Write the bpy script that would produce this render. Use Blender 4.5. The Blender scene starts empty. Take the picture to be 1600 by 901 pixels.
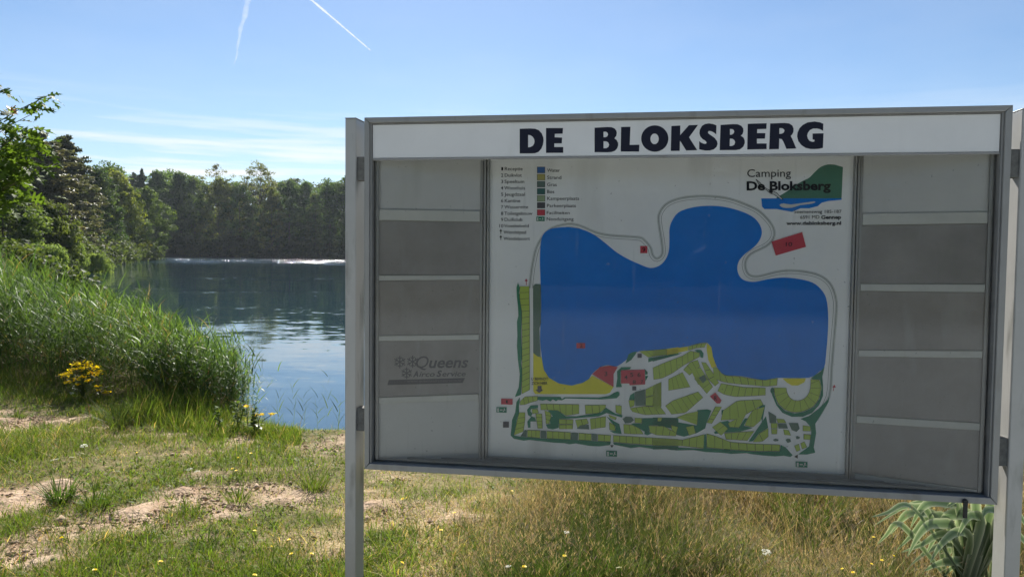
import bpy, bmesh, math, random
import numpy as np
from mathutils import Vector, Matrix
from mathutils.geometry import tessellate_polygon
from math import radians, sin, cos, pi

# ------------------------------------------------------------------ camera, sky, sun, exposure
SC = bpy.context.scene
COL = SC.collection
EYE = 1.65
PITCH, ROLL, FPX = 0.0467057, 0.0095212, 1204.2      # from the perspective of the board in the photograph
SUN_EL, SUN_AZ = radians(38), radians(-6)           # azimuth from +Y towards +X
SUN_STRENGTH, SKY_STRENGTH, EXPOSURE = 5.0, 0.053, 1.1
HAZE_DENSITY = 0.00012

cam_d = bpy.data.cameras.new('camera')
cam = bpy.data.objects.new('camera', cam_d)
COL.objects.link(cam)
SC.camera = cam
cam_d.sensor_fit = 'HORIZONTAL'
cam_d.sensor_width = 36.0
cam_d.lens = FPX / 1600 * 36.0
cam_d.clip_start, cam_d.clip_end = 0.05, 60000
CF = np.array([0, cos(PITCH), -sin(PITCH)])
_r = np.array([1.0, 0, 0]); _u = np.cross(_r, CF)
CR = cos(ROLL) * _r + sin(ROLL) * _u
CU = -sin(ROLL) * _r + cos(ROLL) * _u
cam.matrix_world = Matrix(((CR[0], CU[0], -CF[0], 0), (CR[1], CU[1], -CF[1], 0), (CR[2], CU[2], -CF[2], EYE), (0, 0, 0, 1)))

sun_d = bpy.data.lights.new('sun', 'SUN')
sun_d.energy, sun_d.angle, sun_d.color = SUN_STRENGTH, radians(0.5), (1.0, 0.95, 0.87)
sun = bpy.data.objects.new('sun', sun_d)
COL.objects.link(sun)
SDIR = Vector((sin(SUN_AZ) * cos(SUN_EL), cos(SUN_AZ) * cos(SUN_EL), sin(SUN_EL)))
sun.rotation_euler = SDIR.to_track_quat('Z', 'Y').to_euler()

world = bpy.data.worlds.new('World')
SC.world = world
world.use_nodes = True
def build_world():
    nt = world.node_tree
    nt.nodes.clear()
    N, L = nt.nodes.new, nt.links.new
    out = N('ShaderNodeOutputWorld'); bg = N('ShaderNodeBackground')
    sky = N('ShaderNodeTexSky'); sky.sky_type = 'NISHITA'; sky.sun_disc = False
    sky.sun_elevation = SUN_EL; sky.sun_rotation = SUN_AZ
    sky.air_density, sky.dust_density, sky.ozone_density = 1.0, 0.2, 5.0
    tc = N('ShaderNodeTexCoord')
    # thin stretched clouds low over the horizon, faint wisps higher up
    mp = N('ShaderNodeMapping'); mp.inputs['Scale'].default_value = (3.2, 3.2, 52); mp.inputs['Location'].default_value = (3.1, 0.4, 2.0)
    n1 = N('ShaderNodeTexNoise'); n1.inputs['Scale'].default_value = 1.6; n1.inputs['Detail'].default_value = 5
    r1 = N('ShaderNodeMapRange'); r1.inputs[1].default_value = 0.46; r1.inputs[2].default_value = 0.66
    sep = N('ShaderNodeSeparateXYZ')
    hi = N('ShaderNodeMapRange'); hi.inputs[1].default_value = 0.20; hi.inputs[2].default_value = 0.09; hi.interpolation_type = 'SMOOTHSTEP'
    mp2 = N('ShaderNodeMapping'); mp2.inputs['Scale'].default_value = (3, 3, 9); mp2.inputs['Rotation'].default_value = (0, 0.5, 0)
    n2 = N('ShaderNodeTexNoise'); n2.inputs['Scale'].default_value = 1.3; n2.inputs['Detail'].default_value = 6
    r2 = N('ShaderNodeMapRange'); r2.inputs[1].default_value = 0.42; r2.inputs[2].default_value = 0.8; r2.inputs[4].default_value = 0.11
    m = N('ShaderNodeMath'); m.operation = 'MULTIPLY'
    m2 = N('ShaderNodeMath'); m2.operation = 'MULTIPLY'; m2.inputs[1].default_value = 0.9
    ad = N('ShaderNodeMath'); ad.operation = 'ADD'; ad.use_clamp = True
    mix = N('ShaderNodeMix'); mix.data_type = 'RGBA'
    mix.inputs[7].default_value = (8.6, 9.0, 9.4, 1)
    L(tc.outputs['Generated'], mp.inputs[0]); L(mp.outputs[0], n1.inputs['Vector']); L(n1.outputs[0], r1.inputs[0])
    L(tc.outputs['Generated'], sep.inputs[0]); L(sep.outputs['Z'], hi.inputs[0])
    L(tc.outputs['Generated'], mp2.inputs[0]); L(mp2.outputs[0], n2.inputs['Vector']); L(n2.outputs[0], r2.inputs[0])
    L(r1.outputs[0], m.inputs[0]); L(hi.outputs[0], m.inputs[1]); L(m.outputs[0], m2.inputs[0])
    L(m2.outputs[0], ad.inputs[0]); L(r2.outputs[0], ad.inputs[1])
    L(ad.outputs[0], mix.inputs[0]); L(sky.outputs[0], mix.inputs[6]); L(mix.outputs[2], bg.inputs['Color'])
    bg.inputs['Strength'].default_value = SKY_STRENGTH
    L(bg.outputs[0], out.inputs[0])
build_world()
SC.view_settings.view_transform = 'Standard'
SC.view_settings.look = 'None'
SC.view_settings.exposure = EXPOSURE
SC.view_settings.gamma = 1
cy = SC.cycles
cy.max_bounces, cy.diffuse_bounces, cy.glossy_bounces, cy.transmission_bounces, cy.transparent_max_bounces, cy.volume_bounces = 8, 3, 3, 6, 12, 0
cy.use_denoising = True

rng = np.random.default_rng(7)
random.seed(7)

# ------------------------------------------------------------------ pixel of the photograph -> point of the place
def ray(px, py):
    d = CF + CR * ((px - 800) / FPX) + CU * ((450.5 - py) / FPX)
    return np.array([0, 0, EYE]), d
def project(P):
    v = P - np.array([0, 0, EYE]); z = np.maximum(v @ CF, 1e-3)
    return 800 + FPX * (v @ CR) / z, 450.5 - FPX * (v @ CU) / z
def at_dist(px, py, y):
    o, d = ray(px, py); return o + d * (y / d[1])

# ------------------------------------------------------------------ helpers
def tag(o, label=None, cat=None, group=None, kind=None):
    if label: o['label'] = label
    if cat: o['category'] = cat
    if group: o['group'] = group
    if kind: o['kind'] = kind
    return o
def link(name, data, parent=None, m=None, loc=None):
    o = bpy.data.objects.new(name, data); COL.objects.link(o)
    if parent is not None: o.parent = parent
    if m is not None:
        data.materials.clear(); data.materials.append(m)
    if loc is not None: o.location = loc
    return o
def empty(name, loc, label, cat, group=None, rz=0):
    o = link(name, None, loc=loc); o.rotation_euler.z = rz; o.empty_display_size = 0.1
    return tag(o, label, cat, group)
def mesh_np(name, V, F, cols=None, smooth=False):
    """F: list of (n,3) / (n,4) integer arrays"""
    me = bpy.data.meshes.new(name)
    V = np.asarray(V, np.float32)
    F = [np.asarray(f, np.int32) for f in (F if isinstance(F, list) else [F]) if len(f)]
    me.vertices.add(len(V)); me.vertices.foreach_set('co', V.ravel())
    nl = sum(f.size for f in F); npoly = sum(len(f) for f in F)
    me.loops.add(nl); me.polygons.add(npoly)
    me.loops.foreach_set('vertex_index', np.concatenate([f.ravel() for f in F]))
    tot = np.concatenate([np.full(len(f), f.shape[1], np.int32) for f in F])
    st = np.concatenate([[0], np.cumsum(tot)[:-1]]).astype(np.int32)
    me.polygons.foreach_set('loop_start', st)
    if cols is not None:
        a = me.color_attributes.new('col', 'FLOAT_COLOR', 'POINT')
        c = np.ones((len(V), 4), np.float32); c[:, :3] = cols
        a.data.foreach_set('color', c.ravel())
    me.update(calc_edges=True); me.validate()
    if smooth: me.shade_smooth()
    return me
class MB:
    """collects boxes, slabs and tubes for one mesh"""
    def __init__(s): s.V = []; s.F = []
    def add(s, vs, fs):
        b = len(s.V); s.V += [tuple(map(float, v)) for v in vs]; s.F += [tuple(i + b for i in f) for f in fs]
    def hexa(s, p):      # 8 corners: bottom ring 0-3, top ring 4-7
        s.add(p, [(0, 3, 2, 1), (4, 5, 6, 7), (0, 1, 5, 4), (1, 2, 6, 5), (2, 3, 7, 6), (3, 0, 4, 7)])
    def box(s, x0, x1, y0, y1, z0, z1):
        s.hexa([(x0, y0, z0), (x1, y0, z0), (x1, y1, z0), (x0, y1, z0), (x0, y0, z1), (x1, y0, z1), (x1, y1, z1), (x0, y1, z1)])
    def slab(s, q, thick):    # q: 4 corners (front face, bl br tr tl), thickness vector
        t = np.array(thick); q = [np.array(c, float) for c in q]
        s.hexa([q[0], q[1], q[1] + t, q[0] + t, q[3], q[2], q[2] + t, q[3] + t])
    def tube(s, pts, radii, n=7, cap=True):
        pts = [Vector(p) for p in pts]; rings = []
        for i, p in enumerate(pts):
            d = (pts[min(i + 1, len(pts) - 1)] - pts[max(i - 1, 0)]).normalized()
            a = d.orthogonal().normalized() if abs(d.z) > 0.9 else d.cross(Vector((0, 0, 1))).normalized()
            b = d.cross(a); r = radii[i] if hasattr(radii, '__len__') else radii
            rings.append([p + (a * cos(2 * pi * k / n) + b * sin(2 * pi * k / n)) * r for k in range(n)])
        base = len(s.V)
        for r in rings: s.V += [tuple(v) for v in r]
        for i in range(len(rings) - 1):
            for k in range(n):
                s.F.append((base + i * n + k, base + i * n + (k + 1) % n, base + (i + 1) * n + (k + 1) % n, base + (i + 1) * n + k))
        if cap:
            s.F.append(tuple(base + k for k in reversed(range(n)))); s.F.append(tuple(base + (len(rings) - 1) * n + k for k in range(n)))
    def data(s, name, bevel=0, smooth=False):
        me = bpy.data.meshes.new(name); me.from_pydata(s.V, [], s.F); me.update()
        if bevel:
            bm = bmesh.new(); bm.from_mesh(me)
            bmesh.ops.bevel(bm, geom=[e for e in bm.edges], offset=bevel, segments=1, affect='EDGES', clamp_overlap=True)
            bm.to_mesh(me); bm.free()
        if smooth: me.shade_smooth()
        return me
    def build(s, name, m, parent=None, bevel=0, smooth=False):
        return link(name, s.data(name, bevel, smooth), parent, m)

# smooth value noise in the plane from a few random waves
def waves(seed, n=9, lo=0.5, hi=3.0):
    r = np.random.default_rng(seed)
    k = r.uniform(lo, hi, n); a = r.uniform(0, 2 * pi, n); p = r.uniform(0, 2 * pi, n)
    kx, ky = k * np.cos(a), k * np.sin(a)
    def f(x, y):
        x = np.asarray(x, float); y = np.asarray(y, float)
        return sum(np.sin(kx[i] * x + ky[i] * y + p[i]) for i in range(n)) / math.sqrt(n / 2) / 1.6
    return f
# ------------------------------------------------------------------ materials
MATS = {}
def new_mat(name):
    m = bpy.data.materials.new(name); m.use_nodes = True
    nt = m.node_tree; b = nt.nodes['Principled BSDF']
    MATS[name] = m
    return m, nt, b
def surf(name, c, rough=0.5, metal=0.0, var=0.08, scale=6.0, bump=0.0, bscale=60.0, spec=0.5, stain=None, stain_amt=0.0, stain_scale=3.0):
    """plain surface with slight tonal variation, fine relief and optional dirt"""
    m, nt, b = new_mat(name); N, L = nt.nodes.new, nt.links.new
    tc = N('ShaderNodeTexCoord'); n = N('ShaderNodeTexNoise')
    n.inputs['Scale'].default_value = scale; n.inputs['Detail'].default_value = 6; n.inputs['Roughness'].default_value = 0.65
    L(tc.outputs['Object'], n.inputs['Vector'])
    cr = N('ShaderNodeMix'); cr.data_type = 'RGBA'
    cr.inputs[6].default_value = tuple(max(0, x * (1 - var)) for x in c) + (1,)
    cr.inputs[7].default_value = tuple(x * (1 + var) for x in c) + (1,)
    mr = N('ShaderNodeMapRange'); mr.inputs[1].default_value = 0.3; mr.inputs[2].default_value = 0.7
    L(n.outputs[0], mr.inputs[0]); L(mr.outputs[0], cr.inputs[0])
    last = cr.outputs[2]
    if stain:
        n3 = N('ShaderNodeTexNoise'); n3.inputs['Scale'].default_value = stain_scale; n3.inputs['Detail'].default_value = 8
        mp = N('ShaderNodeMapping'); mp.inputs['Scale'].default_value = (4, 4, 1)
        L(tc.outputs['Object'], mp.inputs[0]); L(mp.outputs[0], n3.inputs['Vector'])
        r3 = N('ShaderNodeMapRange'); r3.inputs[1].default_value = 0.56; r3.inputs[2].default_value = 0.72; r3.inputs[4].default_value = stain_amt
        L(n3.outputs[0], r3.inputs[0])
        mx = N('ShaderNodeMix'); mx.data_type = 'RGBA'; mx.inputs[7].default_value = tuple(stain) + (1,)
        L(r3.outputs[0], mx.inputs[0]); L(last, mx.inputs[6]); last = mx.outputs[2]
    L(last, b.inputs['Base Color'])
    rr = N('ShaderNodeMapRange'); rr.inputs[3].default_value = max(0.02, rough - 0.08); rr.inputs[4].default_value = min(1, rough + 0.08)
    L(n.outputs[0], rr.inputs[0]); L(rr.outputs[0], b.inputs['Roughness'])
    b.inputs['Metallic'].default_value = metal
    b.inputs['Specular IOR Level'].default_value = spec
    if bump:
        nb = N('ShaderNodeTexNoise'); nb.inputs['Scale'].default_value = bscale; nb.inputs['Detail'].default_value = 4
        L(tc.outputs['Object'], nb.inputs['Vector'])
        bp = N('ShaderNodeBump'); bp.inputs['Strength'].default_value = bump; bp.inputs['Distance'].default_value = 0.01
        L(nb.outputs[0], bp.inputs['Height']); L(bp.outputs[0], b.inputs['Normal'])
    return m
def leaf_mat(name, c=None, trans=0.4, rough=0.45, rnd=0.0, spec=0.35, tint=(1.5, 1.45, 0.7)):
    """foliage: per-leaf colour from the mesh attribute (or one colour), part of the light passes through"""
    m, nt, b = new_mat(name); N, L = nt.nodes.new, nt.links.new
    if c is None:
        a = N('ShaderNodeAttribute'); a.attribute_name = 'col'; src = a.outputs['Color']
    else:
        tc = N('ShaderNodeTexCoord'); n = N('ShaderNodeTexNoise'); n.inputs['Scale'].default_value = 9
        L(tc.outputs['Object'], n.inputs['Vector'])
        mx = N('ShaderNodeMix'); mx.data_type = 'RGBA'
        mx.inputs[6].default_value = tuple(x * 0.7 for x in c) + (1,); mx.inputs[7].default_value = tuple(x * 1.3 for x in c) + (1,)
        L(n.outputs[0], mx.inputs[0]); src = mx.outputs[2]
    if rnd:
        oi = N('ShaderNodeObjectInfo'); hs = N('ShaderNodeHueSaturation')
        r1 = N('ShaderNodeMapRange'); r1.inputs[3].default_value = 1 - rnd; r1.inputs[4].default_value = 1 + rnd
        r2 = N('ShaderNodeMapRange'); r2.inputs[3].default_value = 0.48; r2.inputs[4].default_value = 0.515
        L(oi.outputs['Random'], r1.inputs[0]); L(r1.outputs[0], hs.inputs['Value'])
        ml = N('ShaderNodeMath'); ml.operation = 'FRACT'; mm = N('ShaderNodeMath'); mm.operation = 'MULTIPLY'; mm.inputs[1].default_value = 7.31
        L(oi.outputs['Random'], mm.inputs[0]); L(mm.outputs[0], ml.inputs[0]); L(ml.outputs[0], r2.inputs[0]); L(r2.outputs[0], hs.inputs['Hue'])
        L(src, hs.inputs['Color']); src = hs.outputs[0]
    L(src, b.inputs['Base Color']); b.inputs['Roughness'].default_value = rough; b.inputs['Specular IOR Level'].default_value = spec
    t = N('ShaderNodeBsdfTranslucent'); ms = N('ShaderNodeMixShader'); ms.inputs[0].default_value = trans
    hs2 = N('ShaderNodeMix'); hs2.data_type = 'RGBA'; hs2.blend_type = 'MULTIPLY'; hs2.inputs[0].default_value = 1; hs2.inputs[7].default_value = tuple(tint) + (1,)
    L(src, hs2.inputs[6]); L(hs2.outputs[2], t.inputs['Color'])
    L(b.outputs[0], ms.inputs[1]); L(t.outputs[0], ms.inputs[2]); L(ms.outputs[0], nt.nodes['Material Output'].inputs[0])
    return m
def print_mat(name, c):
    return surf(name, c, 0.55, var=0.07, scale=9, spec=0.12)

M_GRASS = leaf_mat('grass_blades', trans=0.42, rough=.55, spec=.16)
M_REED = leaf_mat('reed_leaves', trans=0.40, rough=0.5, spec=0.16)
M_CROWN = leaf_mat('tree_leaves', trans=0.48, rough=.6, rnd=0.14, spec=.12)
M_PINE = leaf_mat('pine_needles', trans=0.34, rnd=0.1, spec=0.2)
M_BARK = surf('bark', (0.09, 0.065, 0.045), 0.9, var=0.35, scale=8, bump=0.6, bscale=18)
M_STEM = leaf_mat('green_stem', (0.09, 0.12, 0.03), trans=0.1)
M_YELLOW = leaf_mat('yellow_petals', (0.84, 0.68, 0.012), trans=0.3)
M_GOLD = leaf_mat('golden_petals', trans=.6, rough=.6, spec=.1, tint=(1.5, 1.45, .6))
M_WHITE_FL = leaf_mat('white_petals', (0.7, 0.7, 0.62), trans=0.3)
M_ALU = surf('anodised_aluminium', (0.30, 0.30, 0.29), 0.45, metal=0.2, var=0.07, scale=5, bump=0.05, bscale=180, stain=(0.16, 0.15, 0.12), stain_amt=0.55, stain_scale=3.2)
M_POST = surf('post_coating', (0.43, 0.43, 0.415), 0.42, metal=0.15, var=0.06, scale=7, bump=0.05, bscale=150, stain=(0.10, 0.10, 0.07), stain_amt=0.7, stain_scale=3.0)
M_GASKET = surf('grey_gasket', (0.20, 0.20, 0.195), 0.6, var=0.2, scale=20)
M_DARK = surf('dark_rubber', (0.035, 0.035, 0.033), 0.7, var=0.3, scale=30)
M_BRACKET = surf('bracket_steel', (0.16, 0.16, 0.15), 0.85, spec=.15, metal=0.0, var=0.3, scale=40, bump=0.3, bscale=90)
M_HEADER = surf('header_sheet', (0.74, 0.74, 0.725), 0.4, var=0.04, scale=3, stain=(0.5, 0.5, 0.46), stain_amt=0.3, stain_scale=1.5)
M_PANEL = surf('white_print_sheet', (0.82, 0.82, 0.79), 0.5, var=0.05, scale=2.5, stain=(0.45, 0.45, 0.40), stain_amt=0.4, stain_scale=1.2)
M_WING = surf('grey_back_sheet', (0.55, 0.55, 0.525), 0.5, var=0.06, scale=3, stain=(0.42, 0.42, 0.38), stain_amt=0.6, stain_scale=1.4)
M_PLATE = surf('dark_advert_plate', (0.265, 0.25, 0.235), 0.4, var=0.16, scale=5, stain=(0.30, 0.295, 0.28), stain_amt=0.7, stain_scale=4)
M_RAIL = surf('cream_rail', (0.56, 0.56, 0.51), 0.5, var=0.06, scale=8)
M_INK = print_mat('dark_blue_ink', (0.018, 0.02, 0.035))

# ------------------------------------------------------------------ the lie of the land
LAKE = np.array([(-1.9, 8.1), (-2.9, 8.9), (-4.7, 11.4), (-7.1, 14.6), (-10, 18.6), (-14.6, 25), (-29.5, 48), (-38, 66), (-52, 95), (-63, 125), (-70, 150),
                 (-78, 156), (-95, 170), (-98, 192), (-80, 207), (-40, 213), (10, 216), (80, 208), (150, 172), (160, 95), (95, 42), (40, 19), (14, 10.5), (4, 8.8), (0, 8.3)], float)
WATER_Z = -0.42
def lake_dist(P):
    """distance to the shoreline, negative over the water"""
    P = np.asarray(P, float); A = LAKE; B = np.roll(LAKE, -1, 0)
    best = np.full(len(P), 1e9); inside = np.zeros(len(P), bool)
    for a, b in zip(A, B):
        ab = b - a; t = np.clip(((P - a) @ ab) / (ab @ ab), 0, 1)
        best = np.minimum(best, np.hypot(*(P - a - t[:, None] * ab).T))
        c = (a[1] > P[:, 1]) != (b[1] > P[:, 1])
        with np.errstate(divide='ignore', invalid='ignore'):
            xi = (b[0] - a[0]) * (P[:, 1] - a[1]) / (b[1] - a[1] + 1e-12) + a[0]
        inside ^= c & (P[:, 0] < xi)
    return np.where(inside, -best, best)
w_hum, w_med, w_fine, w_edge = waves(1, 9, 0.15, 0.6), waves(2, 10, 1.0, 4.0), waves(3, 14, 6, 22), waves(4, 12, 2, 9)
def sstep(a, b, x): t = np.clip((x - a) / (b - a), 0, 1); return t * t * (3 - 2 * t)

# bare sand, straw and tall grass seen in the photograph: soft ellipses (px, py, rx, ry, amount)
SAND = [(40, 657, 85, 14, 1), (205, 672, 62, 10, .95), (20, 690, 90, 8, .5), (40, 775, 110, 22, 1), (200, 805, 130, 20, .95), (330, 785, 160, 27, 1), (450, 772, 90, 20, .9),
        (150, 822, 90, 14, .8), (375, 730, 50, 8, .4), (380, 685, 32, 9, .8), (20, 858, 62, 26, 1), (110, 862, 40, 12, .6), (520, 695, 55, 10, .7), (560, 762, 60, 12, .8), (640, 800, 90, 18, .7),
        (330, 835, 60, 7, .5), (480, 840, 60, 8, .4), (590, 745, 40, 9, .6), (700, 905, 60, 8, .3), (300, 705, 60, 6, .5), (560, 850, 40, 30, .35), (480, 885, 60, 12, .45), (300, 893, 50, 8, .4)]
STRAW = [(700, 820, 170, 40, 1), (820, 785, 140, 26, .9), (640, 870, 80, 40, .7), (620, 770, 90, 25, .5), (480, 850, 80, 30, .45), (300, 690, 100, 20, .35), (120, 720, 120, 30, .25), (1000, 800, 300, 40, .9), (1240, 850, 200, 60, .8)]
def soft(px, py, L_, n):
    v = np.zeros_like(px)
    for cx, cy_, rx, ry, a in L_:
        d = np.sqrt(((px - cx) / rx) ** 2 + ((py - cy_) / ry) ** 2)
        v = np.maximum(v, a * np.clip(1.40 - d + 0.66 * n, 0, 1))
    return v
def masks(x, y, z=0.0):
    P = np.stack([x, y, np.zeros_like(x) + z], -1); px, py = project(P)
    n = 0.7 * w_edge(x, y) + 0.75 * w_fine(x, y)
    ok = (y > 1.5)
    return px, py, soft(px, py, SAND, n) * ok, soft(px, py, STRAW, n) * ok
def ground_z(x, y):
    x = np.asarray(x, float); y = np.asarray(y, float); sh = x.shape
    s = lake_dist(np.stack([x.ravel(), y.ravel()], -1)).reshape(sh)
    far = sstep(20, 120, np.hypot(x, y - 8))
    land = WATER_Z + (0.44 + 0.9 * far) * sstep(-0.1, 1.1 + 6 * far, s) - 0.02
    z = np.where(s > 0, land, WATER_Z - 0.02 - 0.22 * np.minimum(-s, 9))
    near = np.exp(-((np.hypot(x, y) / 14) ** 2))
    z = z + np.where(s > 0.3, 0.02 * w_hum(x, y) * near + 0.012 * w_med(x, y) * near, 0)
    return z
def gz1(x, y): return float(ground_z(np.array([x]), np.array([y]))[0])
def on_ground(px, py):
    o, d = ray(px, py); lo, hi = 1.0, 60.0
    z0 = 0.0
    for _ in range(6):
        t = (z0 - o[2]) / d[2]; p = o + d * t; z0 = gz1(p[0], p[1])
    return np.array([p[0], p[1], z0])

def build_ground():
    xs = np.unique(np.concatenate([np.linspace(-900, -60, 22), np.linspace(-60, -9, 45), np.arange(-9, 5.001, 0.045), np.linspace(5, 60, 40), np.linspace(60, 900, 22)]))
    ys = np.unique(np.concatenate([np.linspace(-900, -20, 14), np.linspace(-20, 2.4, 20), np.arange(2.4, 9.8, 0.045), np.linspace(9.8, 60, 60), np.linspace(60, 240, 70), np.linspace(240, 900, 16)]))
    X, Y = np.meshgrid(xs, ys); Z = ground_z(X, Y)
    px, py, sand, straw = masks(X, Y)
    bounce_apron = sstep(2.7, 2.2, Y + .25 * w_edge(X, Y)) * sstep(16, 9, np.hypot(X, Y + 3))  # unseen pale ground before the board, added to bounce light onto it
    nearv = (np.abs(X) < 10) & (Y > 2) & (Y < 10)
    prints = 0.022 * w_fine(X, Y) + 0.014 * waves(12, 16, 20, 45)(X, Y)
    s = lake_dist(np.stack([X.ravel(), Y.ravel()], -1)).reshape(X.shape)
    Z = Z + np.where(nearv & (s > .4), sand * (prints - 0.02) + 0.004 * w_fine(X, Y), 0)
    V = np.stack([X, Y, Z], -1).reshape(-1, 3)
    ny, nx = X.shape; i = np.arange(ny - 1)[:, None] * nx + np.arange(nx - 1)
    F = np.stack([i, i + 1, i + 1 + nx, i + nx], -1).reshape(-1, 4)
    cols = np.stack([sand, straw, sstep(9.5, 16, Y)], -1).reshape(-1, 3)
    me = mesh_np('ground', V, F, cols, smooth=True)
    at = me.attributes.new('bounce_apron', 'FLOAT', 'POINT'); at.data.foreach_set('value', bounce_apron.ravel().astype(np.float32))
    m, nt, b = new_mat('sandy_soil'); N, L = nt.nodes.new, nt.links.new
    tc = N('ShaderNodeTexCoord'); a = N('ShaderNodeAttribute'); a.attribute_name = 'col'
    sp = N('ShaderNodeSeparateColor'); L(a.outputs['Color'], sp.inputs[0])
    def noise(sc, det=6):
        n = N('ShaderNodeTexNoise'); n.inputs['Scale'].default_value = sc; n.inputs['Detail'].default_value = det; L(tc.outputs['Object'], n.inputs['Vector']); return n.outputs[0]
    def mix(f, A, B):
        x = N('ShaderNodeMix'); x.data_type = 'RGBA'
        for s_, v in ((0, f), (6, A), (7, B)):
            if isinstance(v, tuple): x.inputs[s_].default_value = v + (1,)
            elif isinstance(v, float): x.inputs[s_].default_value = v
            else: L(v, x.inputs[s_])
        return x.outputs[2]
    def rng_(v, a0, a1):
        r = N('ShaderNodeMapRange'); r.inputs[1].default_value = a0; r.inputs[2].default_value = a1; L(v, r.inputs[0]); return r.outputs[0]
    thatch = mix(rng_(noise(14), .35, .65), (0.085, 0.085, 0.03), (0.19, 0.15, 0.075))
    sand_c = mix(rng_(noise(9), .35, .65), (0.33, 0.228, 0.152), (0.51, 0.385, 0.275))
    sand_c = mix(rng_(noise(70), .5, .75), sand_c, (0.22, 0.145, 0.085))
    strawc = mix(rng_(noise(45), .35, .65), (0.38, 0.30, 0.15), (0.22, 0.17, 0.08))
    c = mix(sp.outputs['Green'], thatch, strawc)
    c = mix(sp.outputs['Red'], c, sand_c)
    ap = N('ShaderNodeAttribute'); ap.attribute_name = 'bounce_apron'
    bounce_grey = mix(rng_(noise(60), .4, .6), (0.40, 0.42, 0.405), (0.55, 0.575, 0.555))  # made-up pale grey for the added bounce ground
    c = mix(ap.outputs['Fac'], c, bounce_grey)
    c = mix(sp.outputs['Blue'], c, (0.035, 0.045, 0.018))
    L(c, b.inputs['Base Color']); b.inputs['Roughness'].default_value = 0.95; b.inputs['Specular IOR Level'].default_value = 0.1
    bp = N('ShaderNodeBump'); bp.inputs['Strength'].default_value = 0.9; bp.inputs['Distance'].default_value = 0.02
    L(noise(38, 8), bp.inputs['Height']); L(bp.outputs[0], b.inputs['Normal'])
    o = link('ground', me, m=m); tag(o, kind='structure')
build_ground()

def build_water():
    m, nt, b = new_mat('lake_water'); N, L = nt.nodes.new, nt.links.new
    b.inputs['Base Color'].default_value = (0.009, 0.036, 0.052, 1); b.inputs['Roughness'].default_value = 0.03; b.inputs['IOR'].default_value = 1.8
    tc = N('ShaderNodeTexCoord')
    def noise(scale, det, sc3):
        mp = N('ShaderNodeMapping'); mp.inputs['Scale'].default_value = sc3; mp.inputs['Rotation'].default_value = (0, 0, 0.12)
        L(tc.outputs['Object'], mp.inputs[0])
        n = N('ShaderNodeTexNoise'); n.inputs['Scale'].default_value = scale; n.inputs['Detail'].default_value = det; L(mp.outputs[0], n.inputs['Vector']); return n.outputs[0]
    def mr(v, a, b_, c=0.0, d=1.0):
        r = N('ShaderNodeMapRange'); r.inputs[1].default_value = a; r.inputs[2].default_value = b_; r.inputs[3].default_value = c; r.inputs[4].default_value = d
        r.interpolation_type = 'SMOOTHSTEP'; L(v, r.inputs[0]); return r.outputs[0]
    def math_(op, a, b_):
        x = N('ShaderNodeMath'); x.operation = op
        for i, v in enumerate((a, b_)):
            if isinstance(v, float): x.inputs[i].default_value = v
            else: L(v, x.inputs[i])
        return x.outputs[0]
    rip = noise(2.6, 3, (0.55, 1, 1)); swell = noise(0.7, 2, (0.5, 1, 1)); fine = noise(9, 2, (0.7, 1, 1))
    gust = mr(noise(0.045, 2, (0.3, 1.6, 1)), 0.44, 0.62, 0.16, 1.0)    # breeze darkens or roughens long patches of the lake
    sepx = N('ShaderNodeSeparateXYZ'); L(tc.outputs['Object'], sepx.inputs[0])
    farb = math_('MULTIPLY', mr(sepx.outputs['Y'], 96.0, 150.0, 0.0, 1.0), mr(noise(0.09, 2, (0.5, 1.6, 1)), 0.42, 0.62, 0.1, 1.25))
    gust = math_('ADD', math_('MULTIPLY', gust, 0.72), math_('MULTIPLY', farb, 11.0))
    def slope(scale, det, sc3, amp, far):
        mp = N('ShaderNodeMapping'); mp.inputs['Scale'].default_value = sc3; mp.inputs['Rotation'].default_value = (0, 0, 0.15); L(tc.outputs['Object'], mp.inputs[0])
        n = N('ShaderNodeTexNoise'); n.inputs['Scale'].default_value = scale; n.inputs['Detail'].default_value = det; L(mp.outputs[0], n.inputs['Vector'])
        v = N('ShaderNodeVectorMath'); v.operation = 'SUBTRACT'; v.inputs[1].default_value = (.5, .5, .5); L(n.outputs['Color'], v.inputs[0])
        w = N('ShaderNodeVectorMath'); w.operation = 'MULTIPLY'; w.inputs[1].default_value = (amp * .7, amp, 0); L(v.outputs[0], w.inputs[0]); return w.outputs[0]
    def vadd(a_, b_, op='ADD'):
        v = N('ShaderNodeVectorMath'); v.operation = op
        for i, q in enumerate((a_, b_)):
            if isinstance(q, tuple): v.inputs[i].default_value = q
            else: L(q, v.inputs[i])
        return v.outputs[0]
    sl = vadd(slope(2.3, 2, (.45, 1, 1), .30, 0), vadd(slope(.7, 2, (.4, 1, 1), .16, 0), slope(9, 1, (.6, 1, 1), .12, 0)))
    sc_ = N('ShaderNodeVectorMath'); sc_.operation = 'SCALE'; L(sl, sc_.inputs[0]); L(gust, sc_.inputs['Scale'])
    nv = N('ShaderNodeVectorMath'); nv.operation = 'NORMALIZE'; L(vadd(sc_.outputs[0], (0, 0, 1)), nv.inputs[0]); L(nv.outputs[0], b.inputs['Normal'])
    L(math_('ADD', math_('MULTIPLY', farb, 0.07), 0.03), b.inputs['Roughness'])
    mb = MB(); mb.add([(-130, 5, 0), (190, 5, 0), (190, 240, 0), (-130, 240, 0)], [(0, 1, 2, 3)])
    o = mb.build('lake_water', m); o.location.z = WATER_Z; tag(o, kind='structure')
build_water()

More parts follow.
